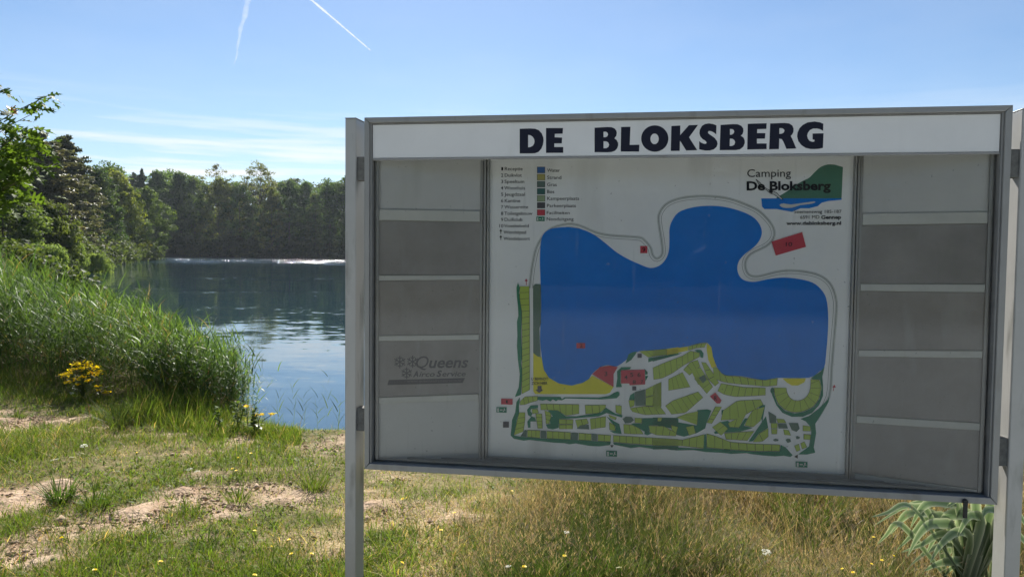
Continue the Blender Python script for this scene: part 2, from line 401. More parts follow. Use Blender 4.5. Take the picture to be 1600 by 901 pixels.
# ------------------------------------------------------------------ blades and leaves in bulk
def blades(base, h, w, az, lean, curl, cols, name, tipcol=None, segs=2):
    """tapering blades: base (n,3), height, width, azimuth of lean, lean at the base, extra bend at the tip"""
    n = len(base); dirv = np.stack([np.cos(az), np.sin(az), np.zeros(n)], -1)
    side = np.stack([-np.sin(az), np.cos(az), np.zeros(n)], -1)
    fa = rng.uniform(0, pi, n)                    # blades face every way, not only across their lean
    side = side * np.cos(fa)[:, None] * 0.8 + dirv * np.sin(fa)[:, None] * 0.6 + side * 0.2
    V = []; C = []
    ts = np.linspace(0, 1, segs + 1)
    P = base.astype(float).copy(); prev = None
    rows = []
    for k, t in enumerate(ts):
        if k:
            ang = lean + curl * ((ts[k - 1] + t) / 2)
            step = (h / segs)[:, None]
            P = P + (dirv * np.sin(ang)[:, None] + np.array([0, 0, 1.0]) * np.cos(ang)[:, None]) * step
        wk = w * (1 - t ** 1.6) * (0.75 + 0.5 * min(t * 2, 1)) if k < segs else w * 0
        rows.append((P.copy(), wk))
    nv = 2 * segs + 1
    out = np.zeros((n, nv, 3)); cc = np.zeros((n, nv, 3))
    for k, (p, wk) in enumerate(rows):
        c = cols if tipcol is None else cols * (1 - ts[k]) + tipcol * ts[k]
        if k < segs:
            out[:, 2 * k] = p - side * wk[:, None] / 2; out[:, 2 * k + 1] = p + side * wk[:, None] / 2
            cc[:, 2 * k] = c; cc[:, 2 * k + 1] = c
        else:
            out[:, 2 * k] = p; cc[:, 2 * k] = c
    b0 = (np.arange(n) * nv)[:, None]
    Q = [b0 + np.array([2 * k, 2 * k + 1, 2 * k + 3, 2 * k + 2]) for k in range(segs - 1)]
    T = b0 + np.array([2 * segs - 2, 2 * segs - 1, 2 * segs])
    return out.reshape(-1, 3), ([np.concatenate(Q)] if Q else []) + [T], cc.reshape(-1, 3)
def jitter(c, n, v=0.25, h=0.12):
    c = np.asarray(c, float)
    k = rng.normal(1, v, (n, 1)).clip(0.45, 1.7); hh = rng.normal(1, h, (n, 3)).clip(0.6, 1.4)
    return c * k * hh
G_FRESH, G_MID, G_DARK, G_DRY, G_RUST = (0.15, 0.215, 0.032), (0.095, 0.15, 0.026), (0.055, 0.092, 0.02), (0.45, 0.36, 0.18), (0.27, 0.17, 0.085)
def lerp(a, b, t): return np.asarray(a) * (1 - t[:, None]) + np.asarray(b) * t[:, None]

def build_lawn():
    n = 430000
    y = 3.1 + (9.2 - 3.1) * rng.random(n) ** 1.25
    x = rng.uniform(-1.0, 0.86, n) * y + rng.uniform(-.4, .4, n)
    z = ground_z(x, y); s = lake_dist(np.stack([x, y], -1))
    px, py, sand, straw = masks(x, y); sand = sand * .88
    patch = w_med(x, y); fine = w_edge(x * 1.7, y * 1.7)
    keep = (s > 0.12) & (rng.random(n) < np.clip(1.05 - 1.05 * sand, 0.03, 1) * np.clip(0.75 + 0.35 * patch + 0.2 * fine, 0.25, 1)) & ((px < 1700) & (px > -460))
    keep &= ~((px > 620) & (py < 728) & (rng.random(n) < .55)) & ~((px < -60) & (rng.random(n) < .4))
    x, y, z, px, py, sand, straw, patch, fine = [a[keep] for a in (x, y, z, px, py, sand, straw, patch, fine)]
    n = len(x)
    back = sstep(770, 690, py) * (px < 640)                       # longer grass towards the bank
    meadow = sstep(560, 300, px) * sstep(745, 715, py) * sstep(640, 670, py)
    h = 0.019 + 0.024 * np.clip(patch + .6, 0, 2) + 0.045 * back * np.clip(0.8 + patch, 0, 2) + 0.024 * rng.random(n)
    h *= rng.lognormal(0, 0.38, n)
    w = rng.uniform(0.0025, 0.0055, n) * (1 + 0.5 * (rng.random(n) < .2))
    t_dry = np.clip(straw * 0.9 + 0.27 + 0.25 * fine + 0.3 * sand, 0, 1) * rng.random(n) ** 0.6
    base = lerp(G_FRESH, G_MID, np.clip(0.5 + 0.5 * patch + rng.normal(0, .2, n), 0, 1))
    dry = lerp(G_DRY, G_RUST, (rng.random(n) < 0.2).astype(float))
    isdry = (rng.random(n) < np.clip(t_dry * 0.9, 0, 1))
    col = np.where(isdry[:, None], dry, base) * rng.normal(1, .22, (n, 1)).clip(.5, 1.6) * rng.normal(1, .08, (n, 3)).clip(.7, 1.3)
    lean = np.abs(rng.normal(0.45, 0.3, n)) + 0.4 * isdry; curl = rng.uniform(0.1, 1.1, n)
    V, F, C = blades(np.stack([x, y, z - 0.006], -1), h, w, rng.uniform(0, 2 * pi, n), lean, curl, col, 'lawn', tipcol=col * np.array([1.15, 1.1, 0.9]))
    o = link('lawn_grass', mesh_np('lawn_grass', V, F, C), m=M_GRASS)
    tag(o, 'short patchy green and straw coloured grass on sandy ground', 'grass', kind='stuff')
    # low broad leaved weeds among the grass
    n = 30000
    y = 3.3 + 5.2 * rng.random(n); x = rng.uniform(-0.78, 0.78, n) * y
    px, py, sand, straw = masks(x, y); s = lake_dist(np.stack([x, y], -1)); wp = w_med(x * 1.3 + 4, y * 1.3)
    near = sstep(800, 840, py)
    keep = (s > .5) & (rng.random(n) < (1 - sand) * np.clip(0.2 + 0.5 * wp + 0.35 * near - 0.4 * straw, 0.02, 1)) & ~((px > 620) & (py < 728))
    x, y, wp = x[keep], y[keep], wp[keep]; n = len(x)
    # rosettes: three to six leaves from one spot
    k = 5; X = np.repeat(x, k) + rng.normal(0, .012, n * k); Y = np.repeat(y, k) + rng.normal(0, .012, n * k); n2 = n * k
    col = jitter(lerp(G_FRESH, (0.09, 0.15, 0.03), rng.random(n2)), n2, .2, .08)
    V, F, C = blades(np.stack([X, Y, ground_z(X, Y)], -1), rng.uniform(.025, .06, n2), rng.uniform(.007, .014, n2), rng.uniform(0, 2 * pi, n2), rng.uniform(.5, 1.2, n2), rng.uniform(.1, .9, n2), col, 'w', segs=2)
    o = link('lawn_weeds', mesh_np('lawn_weeds', V, F, C), m=M_GRASS)
    tag(o, 'low broad leaved clover and plantain among the lawn grass', 'weeds', kind='stuff')
    # crumbs of soil and small stones on the bare places
    n = 60000
    y = 3.2 + 5.0 * rng.random(n) ** 1.2; x = rng.uniform(-0.78, 0.5, n) * y
    px, py, sand, straw = masks(x, y); keep = (rng.random(n) < np.clip(sand * .7 * (.5 + w_fine(x * .7, y * .7)), 0, 1)) & (px < 760); x, y = x[keep], y[keep]; n = len(x)
    r = rng.lognormal(0, .55, n) * .0065; oct_ = np.array([(1, 0, 0), (0, 1, 0), (-1, 0, 0), (0, -1, 0), (0, 0, .75), (0, 0, -.5)], float)
    V = oct_[None] * (r[:, None] * rng.uniform(.7, 1.5, (n, 3)))[:, None, :] + rng.normal(0, .12, (n, 6, 3)) * r[:, None, None]
    V = V + np.stack([x, y, ground_z(x, y) + .002], -1)[:, None, :]
    F = (np.arange(n) * 6)[:, None, None] + np.array([(0, 1, 4), (1, 2, 4), (2, 3, 4), (3, 0, 4), (1, 0, 5), (2, 1, 5), (3, 2, 5), (0, 3, 5)])[None]
    C = np.repeat(lerp((.50, .37, .25), (.20, .135, .085), rng.random(n) ** 1.3), 6, 0)
    m, nt, b = new_mat('soil_crumbs'); a = nt.nodes.new('ShaderNodeAttribute'); a.attribute_name = 'col'; nt.links.new(a.outputs['Color'], b.inputs['Base Color']); b.inputs['Roughness'].default_value = .95
    o = link('soil_crumbs', mesh_np('soil_crumbs', V.reshape(-1, 3), F.reshape(-1, 3), C), m=m); tag(o, 'crumbs of soil and small stones on the bare sand', 'soil', kind='stuff')
    # fallen straw and twigs lying on the bare places
    n = 16000
    y = 3.2 + 4.5 * rng.random(n); x = rng.uniform(-0.78, 0.78, n) * y
    px, py, sand, straw = masks(x, y); keep = rng.random(n) < np.clip(0.35 * sand + straw, .03, 1)
    x, y = x[keep], y[keep]; n = len(x)
    col = jitter(lerp(G_DRY, G_RUST, rng.random(n)), n)
    V, F, C = blades(np.stack([x, y, ground_z(x, y) + .006], -1), rng.uniform(.04, .16, n), rng.uniform(.002, .004, n), rng.uniform(0, 2 * pi, n), rng.uniform(1.35, 1.55, n), rng.uniform(-.1, .2, n), col, 's')
    o = link('fallen_straw', mesh_np('fallen_straw', V, F, C), m=M_GRASS)
    tag(o, 'dry straw stalks lying on the bare sandy patches', 'straw', kind='stuff')
build_lawn()

def build_bank_grass():
    # long green grass along the foot of the reeds
    n = 42000
    px = rng.uniform(-60, 470, n); line = np.interp(px, [-60, 0, 60, 120, 200, 300, 400, 470], [600, 605, 612, 625, 655, 668, 684, 684])
    py = line + rng.normal(0, 1, n) * np.interp(px, [0, 120, 250, 420], [16, 14, 17, 9]) - 4
    t = []
    o3 = np.array([0, 0, EYE]); D = CF + CR * ((px - 800) / FPX)[:, None] + CU * ((450.5 - py) / FPX)[:, None]
    P = o3 + D * ((0 - EYE) / D[:, 2])[:, None]
    x, y = P[:, 0], P[:, 1]; s = lake_dist(np.stack([x, y], -1)); pm, pq, sand, straw = masks(x, y)
    keep = (s > 0.1) & (rng.random(n) < np.clip(1 - 1.2 * sand, 0, 1) * np.clip(.6 + .5 * w_edge(x, y), .1, 1)); x, y, px = x[keep], y[keep], px[keep]; n = len(x)
    h = rng.lognormal(0, .35, n) * np.interp(px, [-60, 100, 250, 420], [.14, .17, .22, .17]) * np.clip(.8 + .4 * w_med(x, y), .4, 1.4)
    col = jitter(lerp(G_FRESH, G_MID, rng.random(n)), n, .22, .08); d = rng.random(n) < .09; col[d] = jitter(G_DRY, d.sum())
    V, F, C = blades(np.stack([x, y, ground_z(x, y) - .01], -1), h, rng.uniform(.003, .007, n), rng.uniform(0, 2 * pi, n), np.abs(rng.normal(.2, .2, n)), rng.uniform(.2, 1.3, n), col, 'b', segs=3)
    tag(link('bank_grass', mesh_np('bank_grass', V, F, C), m=M_GRASS), 'long green grass along the foot of the reed bed', 'grass', kind='stuff')
build_bank_grass()

def build_tall_grass():
    # dry tall grass behind and below the board, greener in the hollow
    n = 72000
    x = rng.uniform(-0.35, 3.4, n); y = rng.uniform(3.45, 6.4, n)
    px, py = project(np.stack([x, y, np.zeros(n)], -1))
    dens = np.clip(0.12 + 1.0 * sstep(660, 900, px + 0.5 * (py - 850) + 40 * w_edge(x, y)) , 0, 1) * sstep(735, 790, py + 0.25 * (px - 900).clip(-200, 500) * .6)
    dens *= np.clip(.75 + .4 * w_med(x + 3, y), .2, 1)
    keep = (rng.random(n) < dens) & (px < 1680); x, y, px, py = x[keep], y[keep], px[keep], py[keep]; n = len(x)
    green = np.clip(np.exp(-(((px - 920) / 150) ** 2 + ((py - 915) / 75) ** 2)) * 1.25 + 0.40 + 0.30 * w_edge(x + 9, y) + .45 * np.exp(-(((px - 1270) / 60) ** 2 + ((py - 800) / 40) ** 2)), 0, .95)
    isg = rng.random(n) < green
    grow = sstep(700, 960, px) * (0.60 + .40 * w_med(x * 1.4, y * 1.4) + .38 * w_edge(x, y)).clip(.10, 1.6)
    h = (0.10 + 0.27 * grow) * rng.lognormal(0, .28, n)
    col = np.where(isg[:, None], lerp((.085, .125, .03), (.038, .062, .018), rng.random(n)), lerp((0.35, 0.285, 0.17), (0.125, 0.085, 0.052), rng.random(n) ** .8)) * rng.normal(1, .2, (n, 1)).clip(.5, 1.5)
    tip = np.where(isg[:, None], col * 1.1, np.array((0.36, 0.28, 0.20)) * rng.normal(1, .2, (n, 1)).clip(.5, 1.5))
    V, F, C = blades(np.stack([x, y, ground_z(x, y) - .01], -1), h, rng.uniform(.002, .0045, n), rng.uniform(0, 2 * pi, n), np.abs(rng.normal(.15, .45, n)), rng.uniform(.1, 1.5, n), col, 't', tipcol=tip, segs=3)
    # feathery seed heads on part of the stalks
    idx = rng.choice(n, 6500, replace=False); hx, hy, hh = x[idx], y[idx], h[idx] * 1.05
    k = 7; m = len(idx) * k
    hz = np.repeat(ground_z(hx, hy) + hh * .86, k) + rng.uniform(-.045, .05, m)
    b = np.stack([np.repeat(hx, k) + rng.normal(0, .006, m), np.repeat(hy, k) + rng.normal(0, .006, m), hz], -1)
    c2 = jitter((0.30, 0.225, 0.18), m, .25, .08)
    V2, F2, C2 = blades(b, rng.uniform(.015, .04, m), rng.uniform(.002, .004, m), rng.uniform(0, 2 * pi, m), rng.uniform(.2, .9, m), rng.uniform(0, .6, m), c2, 'h', segs=2)
    F2 = [f + len(V) for f in F2]
    tag(link('dry_tall_grass', mesh_np('dry_tall_grass', np.concatenate([V, V2]), F + F2, np.concatenate([C, C2])), m=M_GRASS),
        'tall dry beige and green grass growing behind the notice board', 'grass', kind='stuff')
build_tall_grass()

# ------------------------------------------------------------------ reeds
def reed_stems(x, y, z, h, nleaf, lw, seed_tilt=.17):
    """stems with long drooping leaves set alternately; returns vertex, face and colour arrays"""
    n = len(x); az = rng.uniform(0, 2 * pi, n); tilt = np.abs(rng.normal(0, seed_tilt, n)); wind = .08
    base = np.stack([x, y, z], -1)
    tone = lerp((0.12, 0.20, 0.05), (0.045, 0.09, 0.032), np.clip(rng.normal(.5, .3, n) + .45 * w_edge(x * .7, y * .7), 0, 1))
    V, F, C = blades(base, h, np.full(n, .0075), az, tilt, tilt * .8, tone * 1.05, 'st', segs=3)
    k = nleaf; t = np.tile(np.linspace(.18, 1.0, k), n) + rng.normal(0, .03, n * k)
    rx, ry = np.repeat(x, k), np.repeat(y, k); rh = np.repeat(h, k); ra = np.repeat(az, k); rt = np.repeat(tilt, k)
    ang = rt * (1 + .4 * t)
    lb = np.stack([rx + np.cos(ra) * np.sin(ang) * rh * t, ry + np.sin(ra) * np.sin(ang) * rh * t, np.repeat(z, k) + np.cos(ang) * rh * t], -1)
    la = np.repeat(rng.uniform(0, 2 * pi, n), k) + np.tile(np.arange(k) * pi, n) + rng.normal(0, .6, n * k) + 0
    top = (t > .93)
    ll = rng.uniform(.22, .42, n * k) * np.where(t < .3, .75, 1) * np.clip(rh / 1.3, .5, 1.1)
    lean = np.where(top, rng.uniform(.1, .6, n * k), rng.uniform(.35, 1.15, n * k)); curl = rng.uniform(.3, 1.7, n * k) * np.where(top, .6, 1)
    lc = np.repeat(tone, k, 0) * rng.normal(1, .16, (n * k, 1)).clip(.6, 1.5)
    dead = ((t < .4) & (rng.random(n * k) < .35)) | (np.repeat(rng.random(n), k) < .05); lc[dead] = jitter((.26, .21, .11), dead.sum())
    V2, F2, C2 = blades(lb, ll, np.full(n * k, lw) * rng.uniform(.7, 1.25, n * k), la, lean, curl, lc, 'lf', segs=3)
    return np.concatenate([V, V2]), F + [f + len(V) for f in F2], np.concatenate([C, C2])
def poly_sample(poly, n):
    poly = np.array(poly, float); lo, hi = poly.min(0), poly.max(0); out = []
    while sum(len(o) for o in out) < n:
        P = rng.uniform(lo, hi, (n * 2, 2)); ins = np.zeros(len(P), bool)
        for a, b in zip(poly, np.roll(poly, -1, 0)):
            c = (a[1] > P[:, 1]) != (b[1] > P[:, 1])
            ins ^= c & (P[:, 0] < (b[0] - a[0]) * (P[:, 1] - a[1]) / (b[1] - a[1] + 1e-12) + a[0])
        out.append(P[ins])
    return np.concatenate(out)[:n]
def build_reeds():
    near = poly_sample([(-10.5, 12.6), (-7.6, 10.4), (-5.6, 9.3), (-4.0, 8.35), (-3.2, 7.8), (-2.85, 7.9), (-2.85, 8.4), (-3.55, 9.7), (-5.2, 12), (-7.6, 15), (-11.5, 15)], 7000)
    near = np.concatenate([near, poly_sample([(-3.9, 8.1), (-3.05, 7.8), (-2.8, 8.0), (-2.85, 8.6), (-3.7, 9.5), (-4.4, 9.2)], 500)])
    near = near[rng.random(len(near)) < np.clip(.8 + .5 * w_edge(near[:, 0] * 1.2, near[:, 1] * 1.2), .25, 1)]
    x, y = near[:, 0], near[:, 1]; z = np.maximum(ground_z(x, y), WATER_Z - .3)
    def reed_h(x, y, z):
        # the reeds slope down from the left towards the open water
        px, py = project(np.stack([x, y, 0 * x], -1))
        top = np.interp(px, [-200, 0, 60, 100, 150, 200, 290, 330, 380, 420, 460], [398, 408, 430, 446, 448, 462, 492, 503, 520, 552, 580])
        zt = EYE - (top - (394.2 + (px - 800) * .0095)) / FPX * y
        return np.clip(zt - .2, .36, 1.2) * (rng.normal(.9, .16, len(x)) + .14 * w_edge(x * .8, y * .8)).clip(.4, 1.22) - np.minimum(z, 0) * .6
    h = reed_h(x, y, z)
    V, F, C = reed_stems(x, y, z, h, 12, .0165)
    far = poly_sample([(-7.5, 14.8), (-11.8, 14.8), (-12, 12.8), (-18, 16), (-26, 28), (-46, 60), (-42, 63), (-33, 50), (-15, 24.5), (-10.2, 18)], 5200)
    x, y = far[:, 0], far[:, 1]; z = np.maximum(ground_z(x, y), WATER_Z - .3)
    h = reed_h(x, y, z)
    V2, F2, C2 = reed_stems(x, y, z, h, 7, .03)
    F2 = [f + len(V) for f in F2]
    tag(link('reed_bed', mesh_np('reed_bed', np.concatenate([V, V2]), F + F2, np.concatenate([C, C2])), m=M_REED),
        'dense green reed bed along the left shore of the lake', 'reeds', kind='stuff')
    # single reeds at the water's edge just left of the board
    spots = [(512, 676, .62, 'tallest single reed at the water edge left of the board post'), (497, 678, .40, 'short reed just left of the tallest single reed at the water edge'), (474, 676, .34, 'thin low reed in the middle of the single reeds at the water edge'),
             (458, 676, .44, 'slender leaning reed at the water edge, second from the reed bed'), (436, 672, .36, 'slim reed standing nearest the right end of the reed bed'), (528, 680, .36, 'low reed at the water edge touching the left board post')]
    for px, py, h, lab in spots:
        p = on_ground(px, py)
        t = empty('reed_plant', p, lab, 'reed', 'single reeds at the water edge')
        V, F, C = reed_stems(np.zeros(1), np.zeros(1), np.zeros(1), np.array([h]), 1, .012)
        k = 7; nst = 7 * 1
        V, F, C = blades(np.zeros((1, 3)), np.array([h]), np.array([.006]), np.array([rng.uniform(0, 6)]), np.array([.06]), np.array([.1]), np.array([[.10, .14, .04]]), 's', segs=4)
        link('stem', mesh_np('stem', V, F, C), t, M_REED)
        for j in range(k):
            tt = .25 + .7 * j / (k - 1)
            V, F, C = blades(np.array([[0, 0, h * tt]]), np.array([rng.uniform(.10, .17)]), np.array([.011]), np.array([j * pi + rng.normal(0, .5)]), np.array([rng.uniform(.25, .6)]), np.array([rng.uniform(.2, .9)]), np.array([[.095, .14, .035]]), 'l', segs=3)
            link('leaf', mesh_np('leaf', V, F, C), t, M_REED)
build_reeds()

# ------------------------------------------------------------------ the notice board
BX, BY, BYAW = -0.602668, 3.135127, -0.1600100
BW, BH, BZ = 2.4, 1.4341, EYE - 0.896831
board = empty('notice_board', (BX, BY, 0), 'large grey aluminium notice board with campsite map on two posts', 'notice board', rz=BYAW)
_cb, _sb = cos(BYAW), sin(BYAW)
def to_local(v, point=True):
    x, y, z = v
    if point: x, y = x - BX, y - BY
    return np.array([_cb * x + _sb * y, -_sb * x + _cb * y, z])
LO = to_local((0, 0, EYE))
def loc_ray(px, py):
    return to_local(ray(px, py)[1], False)
def onY(px, py, k):
    """point of the board's local plane y = k that the photograph shows at this pixel"""
    d = loc_ray(px, py); return LO + d * ((k - LO[1]) / d[1])
def onPlane(px, py, p0, nrm):
    d = loc_ray(px, py); return LO + d * (np.dot(p0 - LO, nrm) / np.dot(d, nrm))
FD = 0.172                                  # depth of the case
FW = 0.036                                 # face width of the frame profile
PD = 0.157                                 # depth of the map sheet behind the front
def mitred(x0, x1, z0, z1, wl, wr, wt, wb, y0, y1, name, m, parent, bevel=.0015):
    q = {'bottom': [(x0, z0), (x1, z0), (x1 - wr, z0 + wb), (x0 + wl, z0 + wb)], 'right': [(x1, z0), (x1, z1), (x1 - wr, z1 - wt), (x1 - wr, z0 + wb)],
         'top': [(x1, z1), (x0, z1), (x0 + wl, z1 - wt), (x1 - wr, z1 - wt)], 'left': [(x0, z1), (x0, z0), (x0 + wl, z0 + wb), (x0 + wl, z1 - wt)]}
    g = .0006
    for k, c in q.items():
        mb = MB(); c = [(a, b) for a, b in c]
        # a hair of a joint at each mitre
        ctr = np.mean(np.array(c), 0); c = [tuple(np.array(v) + np.sign(ctr - np.array(v)) * g) for v in c]
        mb.hexa([(a, y0, b) for a, b in c] + [(a, y1, b) for a, b in c])
        o = mb.build(name, m, parent)
        bm = bmesh.new(); bm.from_mesh(o.data); bmesh.ops.recalc_face_normals(bm, faces=bm.faces)
        bmesh.ops.bevel(bm, geom=list(bm.edges), offset=bevel, segments=1, affect='EDGES'); bm.to_mesh(o.data); bm.free()
def frame_build():
    fr = link('frame', None, board); fr.empty_display_size = .1
    mitred(0, BW, BZ, BZ + BH, .022, .024, .022, .026, 0, .05, 'frame_profile', M_ALU, fr)
    mitred(.004, BW - .004, BZ + .004, BZ + BH - .004, .026, .028, .024, .024, .0515, FD, 'case_side', M_ALU, fr)
    mb = MB(); mb.box(.03, BW - .03, FD - .004, FD, BZ + .02, BZ + BH - .02); mb.build('back_sheet', M_WING, fr)
    # inner lip with a dark gasket beside the glass
    gz0, gz1_ = BZ + .026, BZ + BH - .0225
    for x0, x1 in ((.0225, .0280), (BW - .0305, -.0245 + BW)):
        mb = MB(); mb.box(x0, x1, .010, .05, gz0, gz1_); mb.build('inner_lip', M_ALU, fr)
    for x0, x1 in ((.0284, .0302), (BW - .0328, BW - .0309)):
        mb = MB(); mb.box(x0, x1, .014, .05, gz0, gz1_); mb.build('gasket', M_GASKET, fr)
    mb = MB(); mb.box(.0306, BW - .0332, .014, .05, BZ + BH - .0275, BZ + BH - .0225); mb.build('gasket', M_GASKET, fr)
    for x0, x1 in ((.0285, .0366), (BW - .0400, BW - .0312)):
        mb = MB(); mb.box(x0, x1, .0502, .062, gz0 + .003, gz1_); mb.build('side_filler', M_ALU, fr)
    # tracks of the sliding glass on the case floor
    for yy, hh in ((.055, .008), (.085, .007), (.118, .006)):
        mb = MB(); mb.box(.04, BW - .04, yy, yy + .004, BZ + .0282, BZ + .0282 + hh); mb.build('glass_track', M_ALU, fr)
    mb = MB(); mb.box(.031, BW - .034, .036, .05, BZ + .0262, BZ + .0275); mb.build('gasket', M_GASKET, fr)
frame_build()
# posts, brackets
def posts_build():
    zl = onY(547, 186, .02)[2]; xr = onY(1598, 171, .012)[0]; zr = onY(1598, 171, .012)[2]
    xl1 = onY(556.5, 300, .012)[0]; xl0 = onY(539.3, 300, .012)[0]
    for x0, x1, zt, lean in ((xl0, xl1, zl, -.004), (xr, xr + .052, zr, 0)):
        b = 0.002; mb = MB(); mb.hexa([(x0 + lean, .012, -.4), (x1 + lean, .012, -.4), (x1 + lean, .112, -.4), (x0 + lean, .112, -.4), (x0, .012, zt), (x1, .012, zt), (x1, .112, zt), (x0, .112, zt)])
        p = mb.build('post', M_POST, board, bevel=.003)
        mb = MB(); mb.box(x0 - .001, x1 + .001, .011, .113, zt, zt + .004); mb.build('post_cap', M_ALU, p, bevel=.001)
    for (px, y0, y1, a, b_) in ((562, 245, 282, xl1, 0.004), (562, 637, 673, xl1, .004), (1588, 233, 277, BW - .004, xr), (1568, 684, 728, BW - .004, xr)):
        k = .022; z1, z0 = onY(px, y0, k)[2], onY(px, y1, k)[2]
        lo_, hi_ = min(a, b_), max(a, b_)
        mb = MB(); mb.box(lo_ - .0015, hi_ + .0015, k, k + .05, z0, z1)
        mb.build('bracket', M_BRACKET, board, bevel=.002)
posts_build()
# header
HZ0 = float(np.mean([onY(582, 248, .02)[2], onY(1565, 236.5, .02)[2]]))
HX0, HX1 = .0312, BW - .0338
header = MB(); header.box(HX0, HX1, .0155, .024, HZ0, BZ + BH - .0282)
header = header.build('header_panel', M_HEADER, board, bevel=.001)
mb = MB(); mb.box(HX0, HX1, .012, .03, HZ0 - .009, HZ0 - .0012); mb.build('header_rail', M_ALU, board, bevel=.0008)

def smooth_loop(pts, closed=True, sub=4):
    P = [np.array(p, float) for p in pts]; n = len(P); out = []
    for i in range(n if closed else n - 1):
        p0 = P[(i - 1) % n] if closed or i else P[0]; p1 = P[i]; p2 = P[(i + 1) % n]; p3 = P[(i + 2) % n] if closed or i + 2 < n else P[-1]
        for k in range(sub):
            t = k / sub
            out.append(.5 * ((2 * p1) + (-p0 + p2) * t + (2 * p0 - 5 * p1 + 4 * p2 - p3) * t * t + (-p0 + 3 * p1 - 3 * p2 + p3) * t ** 3))
    if not closed: out.append(P[-1])
    return out
def Z(scale, ox, oy): return lambda pts: [(ox + scale * a, oy + scale * b) for a, b in pts]
def print_poly(name, loops_list, m, parent, k, thick=.0):
    """flat print: each item is a list of pixel loops (outer, holes...) laid on the plane y = k"""
    V, F = [], []
    for loops in loops_list:
        L3 = [[Vector(onY(px, py, k)) for px, py in lp] for lp in loops]
        flat2 = [[Vector((v.x, v.z, 0)) for v in lp] for lp in L3]
        tr = tessellate_polygon(flat2); b = len(V)
        for lp in L3: V += [tuple(v) for v in lp]
        for t in tr:
            a, b_, c = (Vector(V[b + i]) for i in t); nn = (b_ - a).cross(c - a)
            F.append(tuple(b + i for i in (t if nn.y < 0 else t[::-1])))
    me = bpy.data.meshes.new(name); me.from_pydata(V, [], F); me.update()
    o = link(name, me, parent, m)
    if len(loops_list) > 1: o['kind'] = 'stuff'
    return o
def ribbon(pts, w):
    """pixel polyline -> thin pixel quads"""
    out = []; P = [np.array(p, float) for p in pts]
    L_, R_ = [], []
    for i, p in enumerate(P):
        d = P[min(i + 1, len(P) - 1)] - P[max(i - 1, 0)]; d /= (np.linalg.norm(d) + 1e-9); nrm = np.array([-d[1], d[0]]) * w / 2
        L_.append(p + nrm); R_.append(p - nrm)
    for i in range(len(P) - 1): out.append([[tuple(L_[i]), tuple(L_[i + 1]), tuple(R_[i + 1]), tuple(R_[i])]])
    return out
def offset_line(pts, d):
    P = [np.array(p, float) for p in pts]; o = []
    for i, p in enumerate(P):
        t = P[min(i + 1, len(P) - 1)] - P[max(i - 1, 0)]; t /= np.linalg.norm(t) + 1e-9
        o.append(p + np.array([-t[1], t[0]]) * d)
    return o
def ell(cx, cy_, rx, ry, n=28): return [(cx + rx * cos(2 * pi * i / n), cy_ + ry * sin(2 * pi * i / n)) for i in range(n)]
ZA, ZB = Z(.1625, 780, 170), Z(.16875, 1030, 170)
T1 = [
 [[(197,193),(300,190),(345,193),(380,206),(408,236),(424,275),(427,305),(421,345),(405,385),(378,415),(345,428),(300,430),(197,430)], [(278,252),(300,255),(322,270),(336,292),(340,315),(334,340),(320,358),(300,368),(278,371)]],
 [[(450,186),(614,186),(610,240),(535,242),(533,275),(605,278),(602,333),(530,334),(530,368),(616,368),(616,424),(450,425)]],
 [[(917,183),(1040,176),(1080,178),(1110,190),(1127,212),(1131,235),(1125,262),(1108,285),(1130,302),(1143,328),(1144,352),(1135,380),(1112,405),(1080,416),(1040,419),(917,418)], [(1003,222),(1025,221),(1040,230),(1047,246),(1040,265),(1025,274),(1003,275)], [(1003,313),(1030,314),(1048,325),(1057,345),(1050,368),(1030,380),(1003,381)]],
 [[(1172,176),(1262,174),(1255,348),(1348,346),(1345,412),(1168,412)]],
 [ell(1496, 287, 131, 127, 40), ell(1494, 290, 40, 51, 28)]]
T2 = [
 [[(113,160),(196,156),(194,245),(275,153),(360,150),(276,265),(352,383),(250,387),(192,295),(190,390),(107,391)]],
 [[(530,155),(528,238),(505,220),(480,208),(460,206),(450,218),(458,232),(485,250),(515,272),(535,300),(541,325),(532,352),(505,377),(470,387),(430,388),(390,381),(370,375),(370,300),(390,315),(415,325),(433,324),(440,313),(428,298),(400,280),(380,256),(372,228),(376,195),(395,160),(425,142),(460,136),(500,142)]],
 [[(568,150),(680,143),(725,144),(760,158),(778,182),(780,210),(772,235),(755,250),(780,267),(792,295),(792,320),(778,352),(748,376),(710,383),(560,384)], [(655,188),(678,189),(692,200),(695,213),(688,230),(672,240),(655,242)], [(655,276),(680,279),(697,292),(703,310),(696,333),(675,345),(652,346)]],
 [[(820,140),(995,135),(992,187),(908,190),(906,226),(983,226),(980,277),(905,278),(905,322),(995,322),(995,374),(815,378)]],
 [[(1028,137),(1160,132),(1205,137),(1233,156),(1245,185),(1243,215),(1232,238),(1218,252),(1232,280),(1270,368),(1178,372),(1150,305),(1135,282),(1112,277),(1108,373),(1018,376)], [(1113,180),(1140,181),(1156,192),(1160,206),(1152,222),(1135,231),(1113,233)]],
 [[(1520,140),(1518,205),(1490,190),(1460,183),(1425,184),(1395,198),(1376,225),(1370,250),(1377,278),(1393,298),(1415,306),(1435,305),(1440,290),(1420,284),(1420,230),(1522,228),(1516,362),(1480,371),(1440,374),(1400,373),(1355,362),(1315,336),(1288,300),(1277,258),(1281,222),(1298,182),(1330,150),(1375,127),(1440,119),(1490,127)]]]
for zf, T in ((ZA, T1), (ZB, T2)):
    for lp in T: print_poly('title_letter', [[zf(l) for l in lp]], M_INK, header, .0150)

